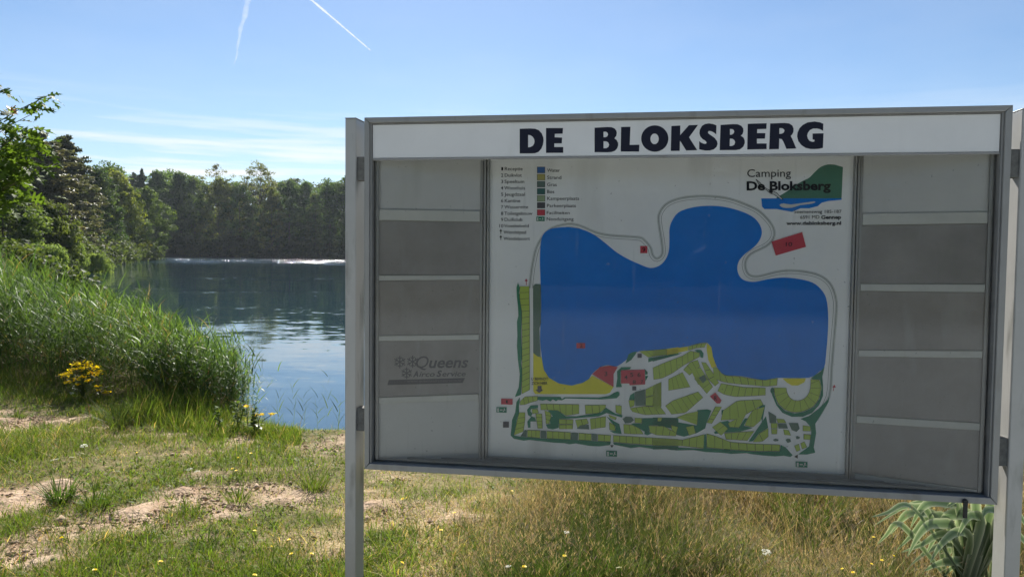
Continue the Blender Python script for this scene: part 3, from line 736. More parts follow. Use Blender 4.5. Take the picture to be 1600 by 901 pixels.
# map sheet in the middle of the case
cx0, cx1 = onY(763, 480, PD)[0], onY(1329, 480, PD)[0]
cz0 = BZ + .03
mp_b = MB(); mp_b.box(cx0, cx1, PD, PD + .006, cz0, HZ0 + .05)
map_panel = mp_b.build('map_panel', M_PANEL, board)
mb = MB(); mb.box(cx0 - .003, cx1 + .003, PD - .018, PD - .001, BZ + .0282, cz0 + .012); mb.build('map_ledge', M_ALU, board, bevel=.001)
# folded side wings between the map sheet and the frame
def wing(xa, ya, xb, yb, pieces, left):
    a = np.array([xa, ya, 0.]); b = np.array([xb, yb, 0.]); t = (b - a) / np.linalg.norm(b - a); nrm = np.array([t[1], -t[0], 0.])
    if nrm[1] > 0: nrm = -nrm
    w = link('side_wing', None, board); w.empty_display_size = .1
    L_ = np.linalg.norm(b - a)
    def quad(z0a, z0b, z1a, z1b, e=.0):
        return [a + t * e + [0, 0, z0a], b - t * e + [0, 0, z0b], b - t * e + [0, 0, z1b], a + t * e + [0, 0, z1a]]
    mb = MB(); mb.slab(quad(BZ + .029, BZ + .029, HZ0 + .06, HZ0 + .06), -nrm * .005); mb.build('wing_sheet', M_WING, w)
    for kind, pa0, pa1, pb0, pb1, pxa, pxb in pieces:
        za1 = onPlane(pxa, pa0, a, nrm)[2]; za0 = onPlane(pxa, pa1, a, nrm)[2]; zb1 = onPlane(pxb, pb0, a, nrm)[2]; zb0 = onPlane(pxb, pb1, a, nrm)[2]
        if kind == 'rail':
            th, m, off = .012, M_RAIL, .0125
        else:
            th, m, off = .004, M_PLATE, .006
        q = [c + nrm * off for c in quad(max(za0, BZ + .03), max(zb0, BZ + .03), za1, zb1, .012 if kind == 'rail' else .010)]
        mb = MB(); mb.slab(q, -nrm * th)
        o = mb.build({'rail': 'wing_rail', 'plate': 'advert_plate'}[kind], m, w, bevel=.0012 if kind == 'rail' else 0)
        if kind == 'plate': PLATES.append((o, a + nrm * (off + .0006), nrm, (pa0 + pa1) / 2))
    # upright trims at both ends
    for c, e in ((a, 1), (b, -1)):
        p = c + t * e * .001; mb = MB(); q = [p + [0, 0, BZ + .0285], p + t * e * .009 + [0, 0, BZ + .0285], p + t * e * .009 + [0, 0, HZ0 + .03], p + [0, 0, HZ0 + .03]]
        mb.slab([x + nrm * .013 for x in q], -nrm * .0125); mb.build('wing_trim', M_ALU, w)
    return w
PLATES = []
lx1 = onY(753, 480, PD)[0]; rx0 = onY(1338, 480, PD)[0]
wl = wing(.0335, .055, lx1, PD, [('rail', 327, 344, 330, 347, 584, 754), ('plate', 344.5, 429.5, 347.5, 429, 584, 754), ('rail', 430, 438, 429.5, 437, 584, 754), ('plate', 438.5, 523.5, 437.5, 521.5, 584, 753),
     ('rail', 524, 532, 522, 530, 584, 753), ('plate', 532.5, 619.5, 530.5, 614, 584, 752), ('rail', 620, 629, 614.5, 624, 584, 752)], True)
wr = wing(rx0, PD, BW - .0365, .055, [('rail', 334, 352, 331, 349, 1340, 1558), ('plate', 352.5, 442.5, 349.5, 444, 1340, 1558), ('rail', 443, 454, 444.5, 457, 1339, 1556), ('plate', 454.5, 545.5, 457.5, 548, 1339, 1556),
     ('rail', 546, 556, 548.5, 560, 1338, 1554), ('plate', 556.5, 647.5, 560.5, 661, 1338, 1553), ('rail', 648, 659, 661.5, 673, 1337, 1552), ('plate', 659.5, 738, 673.5, 765, 1336, 1551), ('rail', 738.5, 748, 765.5, 775, 1336, 1546)], False)
# double uprights between map and wings
for px0, px1 in ((754.5, 758), (759.5, 763), (1329.5, 1333), (1334.5, 1338)):
    x0, x1 = onY(px0, 480, PD - .02)[0], onY(px1, 480, PD - .02)[0]
    mb = MB(); mb.box(x0, x1, PD - .02, PD + .004, BZ + .0285, HZ0 + .04); mb.build('upright_strip', M_ALU, board, bevel=.001)

# ---- the printed campsite map
C_BLUE, C_BEACH, C_WOOD, C_GRASS, C_PLOT, C_PARK, C_RED = (.0, .18, .62), (.74, .66, .04), (.02, .20, .11), (.11, .18, .135), (.42, .54, .09), (.095, .09, .10), (.55, .06, .085)
P_BLUE, P_BEACH, P_WOOD, P_GRASS, P_PLOT, P_PARK, P_RED = [print_mat('print_' + n_, c) for n_, c in (('blue', C_BLUE), ('yellow', C_BEACH), ('woods_green', C_WOOD), ('grey_green', C_GRASS), ('plot_green', C_PLOT), ('grey', C_PARK), ('red', C_RED))]
P_LINE = print_mat('print_line', (.06, .065, .05)); P_WHITE = print_mat('print_white', (.58, .6, .56)); P_TEXT = print_mat('print_text', (.012, .012, .018)); P_HILL = print_mat('print_hill_green', (.075, .20, .135))
Z1, Z2, Z3, Z4, Z5, Z6 = Z(.22189, 760, 420), Z(.19973, 760, 560), Z(.2441, 1020, 520), Z(.16653, 760, 240), Z(.33289, 820, 300), Z(.22198, 1140, 240)
def K(n): return PD - .0006 * n
lake = smooth_loop([(845,378),(849,366),(858,358.5),(872,355.5),(890,355),(910,358.5),(928,366.5),(945,379),(962,393),(980,404),(1000,413),(1016,418.5),(1030,415),(1040,405),(1045,392),(1046,375),(1046,358),(1050,345),(1060,332),(1080,324.5),(1105,321.5),(1130,323),(1155,329),(1175,338),(1186,349),(1190.5,362),(1187,375),(1178,386),(1165,396),(1155,407),(1152,420),(1156,432),(1165,438.5),(1180,440),(1200,436),(1225,433.5),(1250,436),(1270,441.5),(1283,452),(1291,466),(1294,490),(1293.5,520),(1291,550),(1288,573),(1279,581),(1264,589.6),(1215,590),(1196,593),(1179,591),(1157,587),(1135,586),(1127,582),(1120,572.5),(1114,556.6),(1111,543),(1104,535),(1088,537),(1069,542),(1042,545),(1020,547),(1000,548),(985,556),(976,564),(963,572),(950,570),(937,573.5),(925,584),(919,593),(910,598),(893,602),(873,598.6),(858,590),(850,577.5),(846.5,557.6),(844,531),(844.5,504),(845.5,475.5),(844.5,438),(843.5,405)], True, 3)
strip_out, strip_line = [], []
def cells(A, B, n, inset=.06, target=None):
    """a strip of camping plots between two pixel polylines, each cell drawn with a gap of line colour round it"""
    def along(P, t):
        P = np.array(P, float); d = np.hypot(*np.diff(P, axis=0).T); c = np.concatenate([[0], np.cumsum(d)]) / d.sum()
        return np.array([np.interp(t, c, P[:, 0]), np.interp(t, c, P[:, 1])])
    big = [along(A, i / (2 * n)) for i in range(2 * n + 1)] + [along(B, i / (2 * n)) for i in range(2 * n, -1, -1)]
    strip_line.append([[tuple(p) for p in big]])
    for i in range(n):
        q = [along(A, i / n), along(A, (i + .5) / n), along(A, (i + 1) / n), along(B, (i + 1) / n), along(B, (i + .5) / n), along(B, i / n)]
        c = sum(q) / 6
        (strip_out if target is None else target).append([[tuple(p + (c - p) / (np.linalg.norm(c - p) + 1e-6) * .55) for p in q]])
def plot(pts, n=1):
    P = [np.array(p) for p in pts]; strip_line.append([pts]); c = sum(P) / len(P)
    strip_out.append([[tuple(p + (c - p) / (np.linalg.norm(c - p) + 1e-6) * .6) for p in P]])
cells(Z1([(235,122),(232,200),(248,300),(250,500),(250,740),(248,880)]), Z1([(303,122),(303,200),(306,300),(306,500),(306,740),(306,850)]), 17)
cells(Z1([(1075,578),(1270,562)]), Z1([(1140,622),(1270,602)]), 4)
cells(Z2([(262,335),(300,296),(345,294),(400,294)]), Z2([(264,362),(303,360),(345,343),(400,328)]), 4)
cells(Z2([(420,352),(560,355),(725,357)]), Z2([(425,400),(560,405),(620,446),(725,430)]), 6)
cells(Z2([(770,362),(935,360)]), Z2([(775,432),(880,428),(932,388)]), 3)
for q in ([(355,395),(400,392),(410,425),(360,430)], [(1010,362),(1058,368),(1058,440),(1012,420)], [(960,495),(1005,520),(1012,565),(962,555)], [(955,437),(1020,460),(1010,480),(965,460)], [(1112,325),(1160,320),(1158,368),(1122,382)],
          [(1160,462),(1218,465),(1215,505),(1160,500)], [(1340,460),(1376,460),(1368,490),(1338,490)]): plot(Z2(q))
cells(Z2([(385,430),(400,545)]), Z2([(435,430),(440,545)]), 4); cells(Z2([(455,405),(462,450),(465,508)]), Z2([(500,420),(508,450),(490,510)]), 3)
cells(Z2([(568,472),(680,475)]), Z2([(568,512),(678,513)]), 2); cells(Z2([(568,515),(678,515)]), Z2([(570,550),(675,550)]), 2); cells(Z2([(695,478),(785,468)]), Z2([(712,543),(800,505)]), 2); cells(Z2([(810,470),(935,450)]), Z2([(817,552),(932,535)]), 3)
greys = []
cells(Z2([(320,556),(420,561)]), Z2([(320,612),(420,620)]), 3); cells(Z2([(472,564),(660,575)]), Z2([(472,623),(660,632)]), 4); cells(Z2([(722,580),(822,587)]), Z2([(722,636),(822,640)]), 2); cells(Z2([(872,591),(975,598)]), Z2([(872,644),(970,648)]), 2)
greys += [[Z2(q)] for q in ([(425,562),(468,564),(468,622),(425,620)], [(664,576),(718,580),(716,636),(662,632)], [(826,588),(868,590),(868,643),(826,640)], [(265,607),(300,556),(318,560),(315,612)], [(705,548),(735,520),(800,515),(804,552)])]
cells(Z2([(255,420),(240,480),(215,598)]), Z2([(303,420),(303,480),(290,570)]), 4)
cells(Z2([(992,598),(1240,613),(1502,629)]), Z2([(992,652),(1240,672),(1502,680)]), 10)
cells(Z2([(1245,240),(1368,182)]), Z2([(1245,300),(1366,270)]), 2); cells(Z2([(1245,302),(1366,272)]), Z2([(1245,368),(1362,372)]), 2); cells(Z2([(1122,386),(1245,370),(1362,376)]), Z2([(1142,415),(1240,440),(1405,433)]), 5)
cells(Z2([(1072,512),(1140,516),(1200,545)]), Z2([(1076,585),(1150,590),(1230,590)]), 3); cells(Z2([(1270,523),(1390,526),(1490,582)]), Z2([(1278,575),(1330,598),(1480,605)]), 4)
cells(Z3([(0,112),(90,105)]), Z3([(0,150),(90,140)]), 3); cells(Z3([(226,86),(280,69),(345,62)]), Z3([(228,112),(280,96),(330,92)]), 4)
cells(Z3([(385,222),(410,217),(440,257),(470,272),(560,277),(650,294),(720,300),(800,287)]), Z3([(392,290),(425,305),(470,318),(560,328),(650,335),(725,342),(795,335)]), 9)
cells(Z3([(775,350),(780,400),(800,450),(850,495),(910,510),(970,500),(1030,470),(1065,420),(1080,350),(1070,300),(1012,295)]), Z3([(855,350),(860,380),(875,410),(900,428),(930,433),(960,425),(985,405),(1000,380),(1008,350),(1010,320),(1010,297)]), 11)
cells(Z3([(437,322),(500,332),(580,345),(722,350)]), Z3([(415,370),(460,395),(530,408),(722,398)]), 7)
cells(Z3([(0,222),(60,195),(190,145),(240,114),(300,125)]), Z3([(5,298),(60,290),(130,255),(200,205),(300,152)]), 8)
cells(Z3([(100,295),(190,250)]), Z3([(100,368),(240,345)]), 4); cells(Z3([(195,235),(240,185),(288,172)]), Z3([(235,270),(270,240),(303,215)]), 3); cells(Z3([(245,240),(303,218)]), Z3([(290,330),(350,290)]), 2)
cells(Z3([(310,185),(350,290),(398,340)]), Z3([(340,190),(385,255),(424,318)]), 3); cells(Z3([(265,292),(345,388)]), Z3([(335,265),(384,345)]), 3)
cells(Z3([(80,465),(130,430),(290,375)]), Z3([(120,520),(210,510),(322,412)]), 6); cells(Z3([(2,335),(0,500)]), Z3([(55,312),(55,470)]), 4)
cells(Z3([(450,495),(540,432),(690,424)]), Z3([(435,558),(540,552),(708,458)]), 5)
cells(Z3([(480,577),(600,512)]), Z3([(492,602),(552,604)]), 2); cells(Z3([(610,540),(640,490),(715,470)]), Z3([(588,590),(640,604),(690,560)]), 3)
cells(Z3([(0,674),(190,682),(330,647)]), Z3([(0,718),(190,722),(325,738)]), 7); cells(Z3([(345,642),(400,657),(500,697),(640,707),(815,714)]), Z3([(345,732),(450,742),(500,745),(640,755),(812,755)]), 9)
cells(Z3([(457,640),(650,626)]), Z3([(468,680),(605,688)]), 4); cells(Z3([(640,697),(680,642),(740,607)]), Z3([(660,697),(700,695),(740,662)]), 2)
cells(Z3([(400,470),(345,573)]), Z3([(442,472),(378,580)]), 4); cells(Z3([(380,602),(420,642),(438,655)]), Z3([(432,567),(475,602),(482,612)]), 2); cells(Z3([(215,515),(150,540)]), Z3([(290,500),(285,588)]), 3)
for q in ([(755,576),(798,576),(797,610),(757,610)], [(758,613),(797,613),(795,646),(760,646)], [(790,546),(840,551),(855,575),(800,575)], [(835,616),(870,621),(885,655),(842,650)], [(960,590),(1010,596),(1010,628),(960,626)], [(965,645),(1012,650),(1010,682),(965,680)], [(905,720),(935,708),(945,748),(920,758)], [(945,705),(970,693),(988,730),(955,742)], [(118,588),(162,600),(150,640),(120,620)], [(212,600),(262,590),(275,640),(232,655)]): plot(Z3(q))
woods = [Z1([(222,95),(212,130),(215,200),(222,260),(225,330),(215,370),(218,470),(215,540),(222,640),(235,740),(228,830),(200,901),(243,885),(248,800),(255,740),(245,660),(255,600),(248,540),(245,450),(248,370),(250,300),(245,220),(230,170),(235,130)]),
 Z1([(920,720),(950,690),(1020,690),(1010,705),(975,710),(945,720),(945,800),(955,830),(912,832),(922,770)]), Z1([(1112,700),(1135,725),(1135,742),(1118,745)]), Z1([(1118,752),(1140,752),(1120,790)]), Z1([(980,665),(1000,600),(1030,585),(1060,580),(1050,600),(1020,640)]), Z1([(1140,627),(1352,592),(1330,605),(1140,655)]),
 Z2([(262,300),(235,340),(225,420),(200,480),(190,600),(215,625),(290,640),(340,634),(400,642),(460,648),(520,655),(610,660),(650,668),(700,662),(800,680),(880,685),(965,675),(975,650),(890,646),(700,634),(520,626),(420,622),(300,612),(262,608),(218,600),(240,470),(256,420),(255,370),(260,335)]),
 Z2([(400,296),(580,298),(590,316),(612,301),(880,303),(960,290),(1000,265),(1025,256),(1040,262),(1042,285),(1020,308),(900,318),(700,312),(620,310),(590,325),(560,322),(545,332),(520,318),(500,334),(470,320),(440,328),(400,322)]),
 Z2([(404,362),(345,365),(318,400),(325,440),(350,455),(320,490),(325,540),(345,540),(345,490),(390,490),(380,460),(350,450),(360,430),(345,410),(350,392),(404,386)]), Z2([(480,405),(555,400),(620,450),(700,450),(830,432),(900,420),(935,382),(1010,430),(1065,442),(1060,460),(1010,445),(940,425),(880,450),(700,465),(570,470),(565,540),(520,552),(480,545),(465,515),(500,510),(495,460),(520,450)]),
 Z2([(940,450),(1000,490),(1040,510),(1058,588),(1000,582),(965,565),(1010,565),(1010,530),(975,495)]), Z2([(1115,320),(1125,285),(1160,263),(1160,320)]), Z2([(990,656),(1000,672),(1130,698),(1200,690),(1300,704),(1390,704),(1450,714),(1502,712),(1502,684),(1240,676)]),
 Z2([(1220,465),(1340,462),(1335,492),(1370,492),(1378,462),(1502,462),(1502,520),(1450,545),(1390,522),(1290,520),(1268,522),(1276,578),(1300,580),(1260,598),(1235,590),(1238,570),(1130,508),(1160,504),(1216,508)]),
 Z3([(265,110),(285,106),(310,108),(325,130),(322,160),(305,155),(300,130)]), Z3([(25,258),(100,225),(195,165),(207,170),(110,235),(30,264)]), Z3([(103,325),(215,311),(214,320),(106,332)]), Z3([(80,468),(200,445),(300,388),(305,400),(205,457),(110,478)]),
 Z3([(0,160),(190,125),(160,140),(0,182)]),
 Z3([(0,540),(145,542),(160,570),(280,590),(285,492),(350,487),(375,495),(345,572),(335,610),(280,640),(200,662),(150,650),(120,610),(25,590),(0,590)]),
 Z3([(430,570),(480,560),(500,575),(492,602),(550,606),(590,545),(608,545),(582,592),(640,607),(560,630),(450,636),(400,645),(390,635),(440,602)]), Z3([(440,492),(500,488),(520,505),(440,522)]), Z3([(612,695),(725,530),(738,605),(680,640),(640,692)]),
 Z3([(0,722),(150,730),(325,740),(330,650),(342,645),(345,735),(455,744),(460,715),(490,712),(495,747),(640,757),(812,757),(820,715),(850,730),(895,780),(880,792),(840,784),(780,788),(700,782),(640,775),(600,768),(500,772),(430,764),(340,760),(260,748),(150,750),(100,742),(0,744)]),
 Z3([(755,355),(765,400),(790,460),(830,510),(890,535),(960,535),(1020,510),(1065,460),(1090,400),(1090,330),(1085,280),(1100,215),(1075,245),(1015,285),(1015,293),(1070,298),(1082,350),(1067,420),(1032,472),(970,503),(910,513),(848,498),(798,452),(778,400),(774,350)]),
 Z3([(945,548),(1000,530),(1060,485),(1120,425),(1132,390),(1125,440),(1090,500),(1040,580),(1045,640),(1030,730),(1040,765),(985,776),(930,775),(1000,725),(1015,640),(1010,600),(980,565)]), Z3(ell(766, 368, 13, 20, 12)), Z3([(700,575),(720,460),(690,460),(600,500),(610,505),(680,472)])]
darks = [Z3([(740,500),(790,530),(790,575),(748,575)]), Z3([(870,575),(930,575),(940,610),(920,632),(890,620)]), Z3([(800,580),(855,580),(865,610),(805,610)]), Z3([(768,682),(785,674),(805,680),(803,690),(780,692)]), Z3([(850,682),(860,675),(880,676),(885,695),(862,702)]), Z3([(915,662),(925,658),(942,664),(938,676),(920,678)]),
 Z3([(295,285),(330,265),(345,300),(320,322)]), Z2([(1065,470),(1090,452),(1135,455),(1155,480),(1130,500),(1085,505)]), Z2([(1162,260),(1240,240),(1245,365),(1165,370)]), Z1([(328,120),(345,106),(383,110),(384,380),(372,420),(380,620),(360,615),(330,590)])]
beach = [Z1([(330,590),(360,615),(388,620),(405,710),(440,765),(510,805),(600,820),(680,800),(720,775),(745,750),(895,830),(870,870),(840,880),(345,880),(330,860)]), Z1([(1270,562),(1352,550),(1352,600),(1272,604)]), Z3([(90,105),(224,86),(225,112),(90,140)]), Z3([(345,62),(375,90),(385,150),(408,214),(378,224),(355,170),(345,110)]), Z3([(830,290),(980,290),(970,315),(930,335),(890,335),(860,318)])]
reds = [Z1([(745,740),(800,690),(870,680),(925,690),(895,740),(895,830)]), Z1([(948,712),(1115,708),(1118,812),(1010,818),(1005,805),(948,805)]), Z1([(635,521),(695,521),(695,558),(635,558)]), Z2([(115,312),(205,314),(205,359),(115,357)]), Z3([(365,405),(400,380),(440,430),(430,450),(410,450)]), Z5([(542,253),(575,253),(575,287),(542,287)]), Z5([(1158,233),(1302,188),(1320,257),(1178,298)])]
path = smooth_loop(Z5([(22,450),(30,380),(38,330),(55,260),(90,200),(130,168),(200,150),(260,158),(330,188),(400,203),(530,212),(560,225),(590,260),(600,295),(620,312),(645,290),(642,230),(628,140),(632,100),(660,60),(710,35),(780,22),(870,20),(960,32),(1040,60),(1100,90),(1150,140),(1170,180),(1165,220),(1130,255),(1060,290),(1035,330),(1040,370),(1060,392),(1100,395),(1180,375),(1250,368),(1340,378),(1400,400),(1440,440),(1460,500),(1462,560),(1450,700),(1440,830),(1428,960),(1370,1070)]), False, 3)
print_poly('printed_path', [ [p] for q in [ribbon(path, 4.6)] for p in [x[0] for x in q]], P_WHITE, map_panel, K(1))
print_poly('printed_path_line', ribbon(path, .5) + ribbon(offset_line(path, 4.6), .5), P_LINE, map_panel, K(2))
print_poly('printed_lake', [[lake]], P_BLUE, map_panel, K(3))
print_poly('printed_beach', [[b] for b in beach], P_BEACH, map_panel, K(4))
print_poly('printed_woods', [[w_] for w_ in woods], P_WOOD, map_panel, K(5))
print_poly('printed_plot_line', strip_line, P_LINE, map_panel, K(6))
print_poly('printed_plots', strip_out, P_PLOT, map_panel, K(7))
print_poly('printed_grass', [[d] for d in darks] + greys, P_GRASS, map_panel, K(8))
print_poly('printed_facility', [[r_] for r_ in reds], P_RED, map_panel, K(9))
def sq(z, cx, cy_, s): return [z([(cx - s, cy_ - s), (cx + s, cy_ - s), (cx + s, cy_ + s), (cx - s, cy_ + s)])]
print_poly('printed_marker', [sq(Z1, 1067 + 12, 610, 15), sq(Z1, 1041, 840, 14), sq(Z2, 153, 515, 23), sq(Z1, 281, 0, .01), [Z1([(360,822),(388,822),(388,848),(400,850),(372,872),(345,850),(360,848)])]], P_PARK, map_panel, K(10))
arrows = []
for z, (x0, y0, x1, y1), m_ in ((Z1, (281, 114, 281, 70), 0), (Z3, (1155, 370, 1162, 332), 0)):
    arrows += ribbon(z([(x0, y0), (x1, y1)]), 1.0) + [[z([(x1 - 12, y1 + 16), (x1, y1 - 2), (x1 + 10, y1 + 16)])]]
print_poly('printed_arrow', arrows, P_RED, map_panel, K(10))
dk = ribbon(Z2([(982, 600), (982, 680)]), 3) ; dk2 = [[Z2([(968, 675), (996, 675), (982, 697)])]] + [[Z3([(905, 790), (928, 776), (928, 802)])]] 
for yb in (710, 768): dk2 += ribbon(Z4([(135, yb + 42), (135, yb + 8)]), 1.0) + [[Z4([(122, yb + 18), (135, yb - 4), (148, yb + 18)])]]
print_poly('printed_arrow', dk2, P_LINE, map_panel, K(10))
# emergency exit signs: green board, pale door and runner
exits = [Z2([(78,378),(158,380),(158,422),(78,420)]), Z2([(937,718),(1022,721),(1022,766),(937,762)]), Z3([(915,820),(990,824),(990,860),(915,856)]), Z4([(468,592),(546,592),(546,633),(468,633)])]
print_poly('printed_exit_sign', [[e] for e in exits], P_WOOD, map_panel, K(10))
ins = []
for e in exits:
    (x0, y0), (x1, y1) = e[0], e[2]; w_, h_ = x1 - x0, y1 - y0
    g = lambda a, b: (x0 + a * w_, y0 + b * h_)
    ins += [[[g(.08, .18), g(.25, .18), g(.25, .86), g(.08, .86)]], [[g(.34, .42), g(.6, .42), g(.6, .6), g(.34, .6)]], [[g(.74, .2), g(.84, .2), g(.82, .5), g(.94, .62), g(.86, .68), g(.78, .58), g(.7, .84), g(.64, .78), g(.72, .5)]]]
print_poly('printed_exit_symbol', ins, P_WHITE, map_panel, K(11))
# legend swatches
for y0, y1, m_ in ((127, 181, print_mat('print_legend_blue', (.055, .14, .36))), (195, 248, print_mat('print_legend_yellow', (.40, .36, .12))), (262, 313, print_mat('print_legend_grey_green', (.12, .17, .15))), (328, 380, print_mat('print_legend_green', (.055, .14, .13))), (394, 446, print_mat('print_legend_pale_green', (.30, .38, .22))), (460, 510, P_PARK), (527, 577, P_RED)):
    print_poly('legend_border', [[Z4([(475, y0 - 3), (551, y0 - 3), (551, y1 + 3), (475, y1 + 3)])]], P_LINE, map_panel, K(2))
    print_poly('legend_swatch', [[Z4([(479, y0), (547, y0), (547, y1), (479, y1)])]], m_, map_panel, K(3))
# logo of the campsite: green hill, blue water, diver
print_poly('logo_hill', [[smooth_loop(Z6([(330,310),(400,268),(460,225),(520,190),(560,170),(600,130),(640,95),(690,77),(740,78)]), False, 3) + Z6([(798,95),(788,318),(330,316)])]], P_HILL, map_panel, K(1))
print_poly('logo_water', [[Z6([(223,315),(790,315),(788,325),(690,335),(650,345),(620,370),(560,385),(500,385),(440,410),(330,390),(245,390),(228,372)])]], P_BLUE, map_panel, K(2))
print_poly('logo_white_lake', [[smooth_loop(Z6([(352,360),(380,350),(430,358),(530,345),(595,337),(600,345),(560,355),(500,362),(440,380),(390,382),(365,375)]), True, 2)]], P_WHITE, map_panel, K(3))  # white lake shape printed inside the logo water
div = Z6([(185,180),(212,203),(238,230),(268,252),(300,262),(332,276),(378,326),(345,310),(312,288),(290,282),(262,258),(232,240),(205,214)])
print_poly('logo_diver', [[div]], P_WHITE, map_panel, K(4)); print_poly('logo_diver_line', ribbon(div + div[:1], .9) + [[Z6([(275,255),(305,265),(300,282),(280,272)])]], P_TEXT, map_panel, K(5))

# ---- lettering
def text_mesh(s, bold=0.0, shear=0.0):
    cu = bpy.data.curves.new('t', 'FONT'); cu.body = s; cu.size = 1; cu.offset = bold; cu.shear = shear; cu.resolution_u = 3
    o = bpy.data.objects.new('t', cu); COL.objects.link(o)
    me = bpy.data.meshes.new_from_object(o.evaluated_get(bpy.context.evaluated_depsgraph_get()))
    V = np.zeros(len(me.vertices) * 3); me.vertices.foreach_get('co', V); V = V.reshape(-1, 3)
    F = [tuple(p.vertices) for p in me.polygons]
    bpy.data.objects.remove(o); bpy.data.curves.remove(cu); bpy.data.meshes.remove(me)
    return V, F
_cap = text_mesh('H')[0]; CAP = _cap[:, 1].max()
class Lettering:
    def __init__(s, pos): s.V, s.F, s.pos = [], [], pos
    def put(s, txt, x0, x1, ytop, ybase, x0b=None, bold=0.0, shear=0.0, drop=0.0):
        """text whose capitals run from pixel (x0, ytop) down to the baseline ybase and end at x1; drop = fall of the line in pixels"""
        V, F = text_mesh(txt, bold, shear); lo, hi = V[:, 0].min(), V[:, 0].max(); b = len(s.V)
        for v in V:
            u = (v[0] - lo) / (hi - lo); px = x0 + (x1 - x0) * u; py = ybase + drop * u - (ybase - ytop) * v[1] / CAP
            s.V.append(tuple(s.pos(px, py)))
        for f in F:
            a, b_, c = (np.array(s.V[b + i]) for i in f[:3]); nn = np.cross(b_ - a, c - a)
            s.F.append(tuple(b + i for i in (f if nn[1] < 0 else f[::-1])))
        return s
    def build(s, name, m, parent):
        me = bpy.data.meshes.new(name); me.from_pydata(s.V, [], s.F); me.update(); o = link(name, me, parent, m); o['kind'] = 'stuff'; return o
LT = Lettering(lambda px, py: onY(px, py, K(2)))
def z4(x, y): return 760 + .16653 * x, 240 + .16653 * y
for t, xa, xb, y0, y1 in (('1', 140, 157, 128, 158), ('Receptie', 172, 340, 127, 158), ('2', 137, 158, 188, 219), ('Duikvlot', 172, 332, 188, 218), ('3', 137, 158, 248, 278), ('Speeltuin', 170, 355, 247, 277), ('4', 135, 158, 308, 338), ('Woonhuis', 168, 362, 307, 338),
        ('5', 137, 158, 367, 397), ('Jeugdzaal', 168, 362, 367, 397), ('6', 137, 158, 427, 457), ('Kantine', 172, 318, 427, 457), ('7', 137, 158, 486, 515), ('Wasserette', 168, 392, 485, 515), ('8', 137, 158, 546, 576), ('Toiletgebouw', 168, 432, 545, 575),
        ('9', 137, 158, 604, 633), ('Duikclub', 170, 338, 603, 633), ('10', 121, 160, 663, 692), ('Voetbalveld', 166, 398, 662, 692), ('Wandelpad', 161, 372, 722, 752), ('Wandelpoort', 161, 408, 782, 811),
        ('Water', 570, 690, 142, 172), ('Strand', 570, 703, 208, 240), ('Gras', 570, 660, 275, 306), ('Bos', 570, 637, 341, 372), ('Kampeerplaats', 570, 870, 405, 436), ('Parkeerplaats', 568, 840, 473, 503), ('Faciliteiten', 566, 782, 540, 569), ('Nooduitgang', 566, 818, 598, 628)):
    (ax, ay), (bx, by) = z4(xa, y0), z4(xb, y1); LT.put(t, ax, bx, ay, by, bold=.006)
LT.build('legend_lettering', P_TEXT, map_panel)
LT = Lettering(lambda px, py: onY(px, py, K(6)))
def z6(x, y): return 1140 + .22198 * x, 240 + .22198 * y
for t, xa, xb, y0, y1, bo in (('Camping', 124, 432, 112, 165, 0), ('De Bloksberg', 120, 712, 198, 257, .035), ('Stiemensweg 185-187', 455, 788, 398, 420, 0), ('6591 MD', 497, 632, 436, 459, 0), ('Gennep', 645, 785, 436, 460, .03), ('www.debloksberg.nl', 400, 785, 478, 502, .025)):
    (ax, ay), (bx, by) = z6(xa, y0), z6(xb, y1); LT.put(t, ax, bx, ay, by, bold=bo, drop=-.4)
LT.build('address_lettering', P_TEXT, map_panel)
LT = Lettering(lambda px, py: onY(px, py, K(12)))
for t, z, x0, x1, y0, y1 in (('U BEVINDT', Z1, 316, 434, 764, 783), ('ZICH HIER', Z1, 318, 430, 794, 814), ('2', Z1, 655, 678, 527, 553), ('3', Z1, 832, 852, 722, 752), ('4', Z1, 972, 994, 748, 776), ('5', Z1, 1012, 1034, 730, 758), ('6', Z1, 1064, 1086, 730, 758), ('8', Z1, 1030, 1052, 782, 808), ('7', Z1, 1086, 1104, 782, 808), ('1', Z2, 153, 166, 325, 348), ('R', Z3, 393, 412, 402, 432), ('9', Z5, 551, 566, 260, 280), ('10', Z5, 1225, 1255, 236, 254)):
    (ax, ay), (bx, by) = z([(x0, y0), (x1, y1)]); LT.put(t, ax, bx, ay, by, bold=.01)
LT.build('map_lettering', P_TEXT, map_panel)
# faded advertisement on the lowest plate of the left wing
PQ = print_mat('print_faded_logo', (.12, .115, .12)); PQ2 = print_mat('print_faded_outline', (.19, .18, .18))
po, pp, pn, _ = PLATES[2]
ZQ = Z(.26634, 560, 500)
onw = lambda px, py: onPlane(px, py, pp, pn)
LT = Lettering(onw)
def zq(x, y): return 560 + .26634 * x, 500 + .26634 * y
for t, xa, xb, y0, y1, bo in (('Q', 338, 412, 212, 280, .0), ('ueens', 414, 645, 216, 278, .02), ('A', 320, 352, 300, 332, .035), ('irco', 356, 448, 302, 331, .015), ('S', 458, 490, 297, 330, .035), ('ervice', 492, 630, 300, 329, .015)):
    (ax, ay), (bx, by) = zq(xa, y0), zq(xb, y1); LT.put(t, ax, bx, ay, by, bold=bo, shear=.25, drop=-.4)
b0 = len(LT.V)
def quadw(pts):
    b = len(LT.V); LT.V += [tuple(onw(*p)) for p in ZQ(pts)]
    a, b_, c = (np.array(LT.V[b + i]) for i in range(3)); nn = np.cross(b_ - a, c - a)
    f = tuple(range(b, b + len(pts))); LT.F.append(f if nn[1] < 0 else f[::-1])
quadw([(178, 350), (625, 338), (612, 367), (170, 380)])
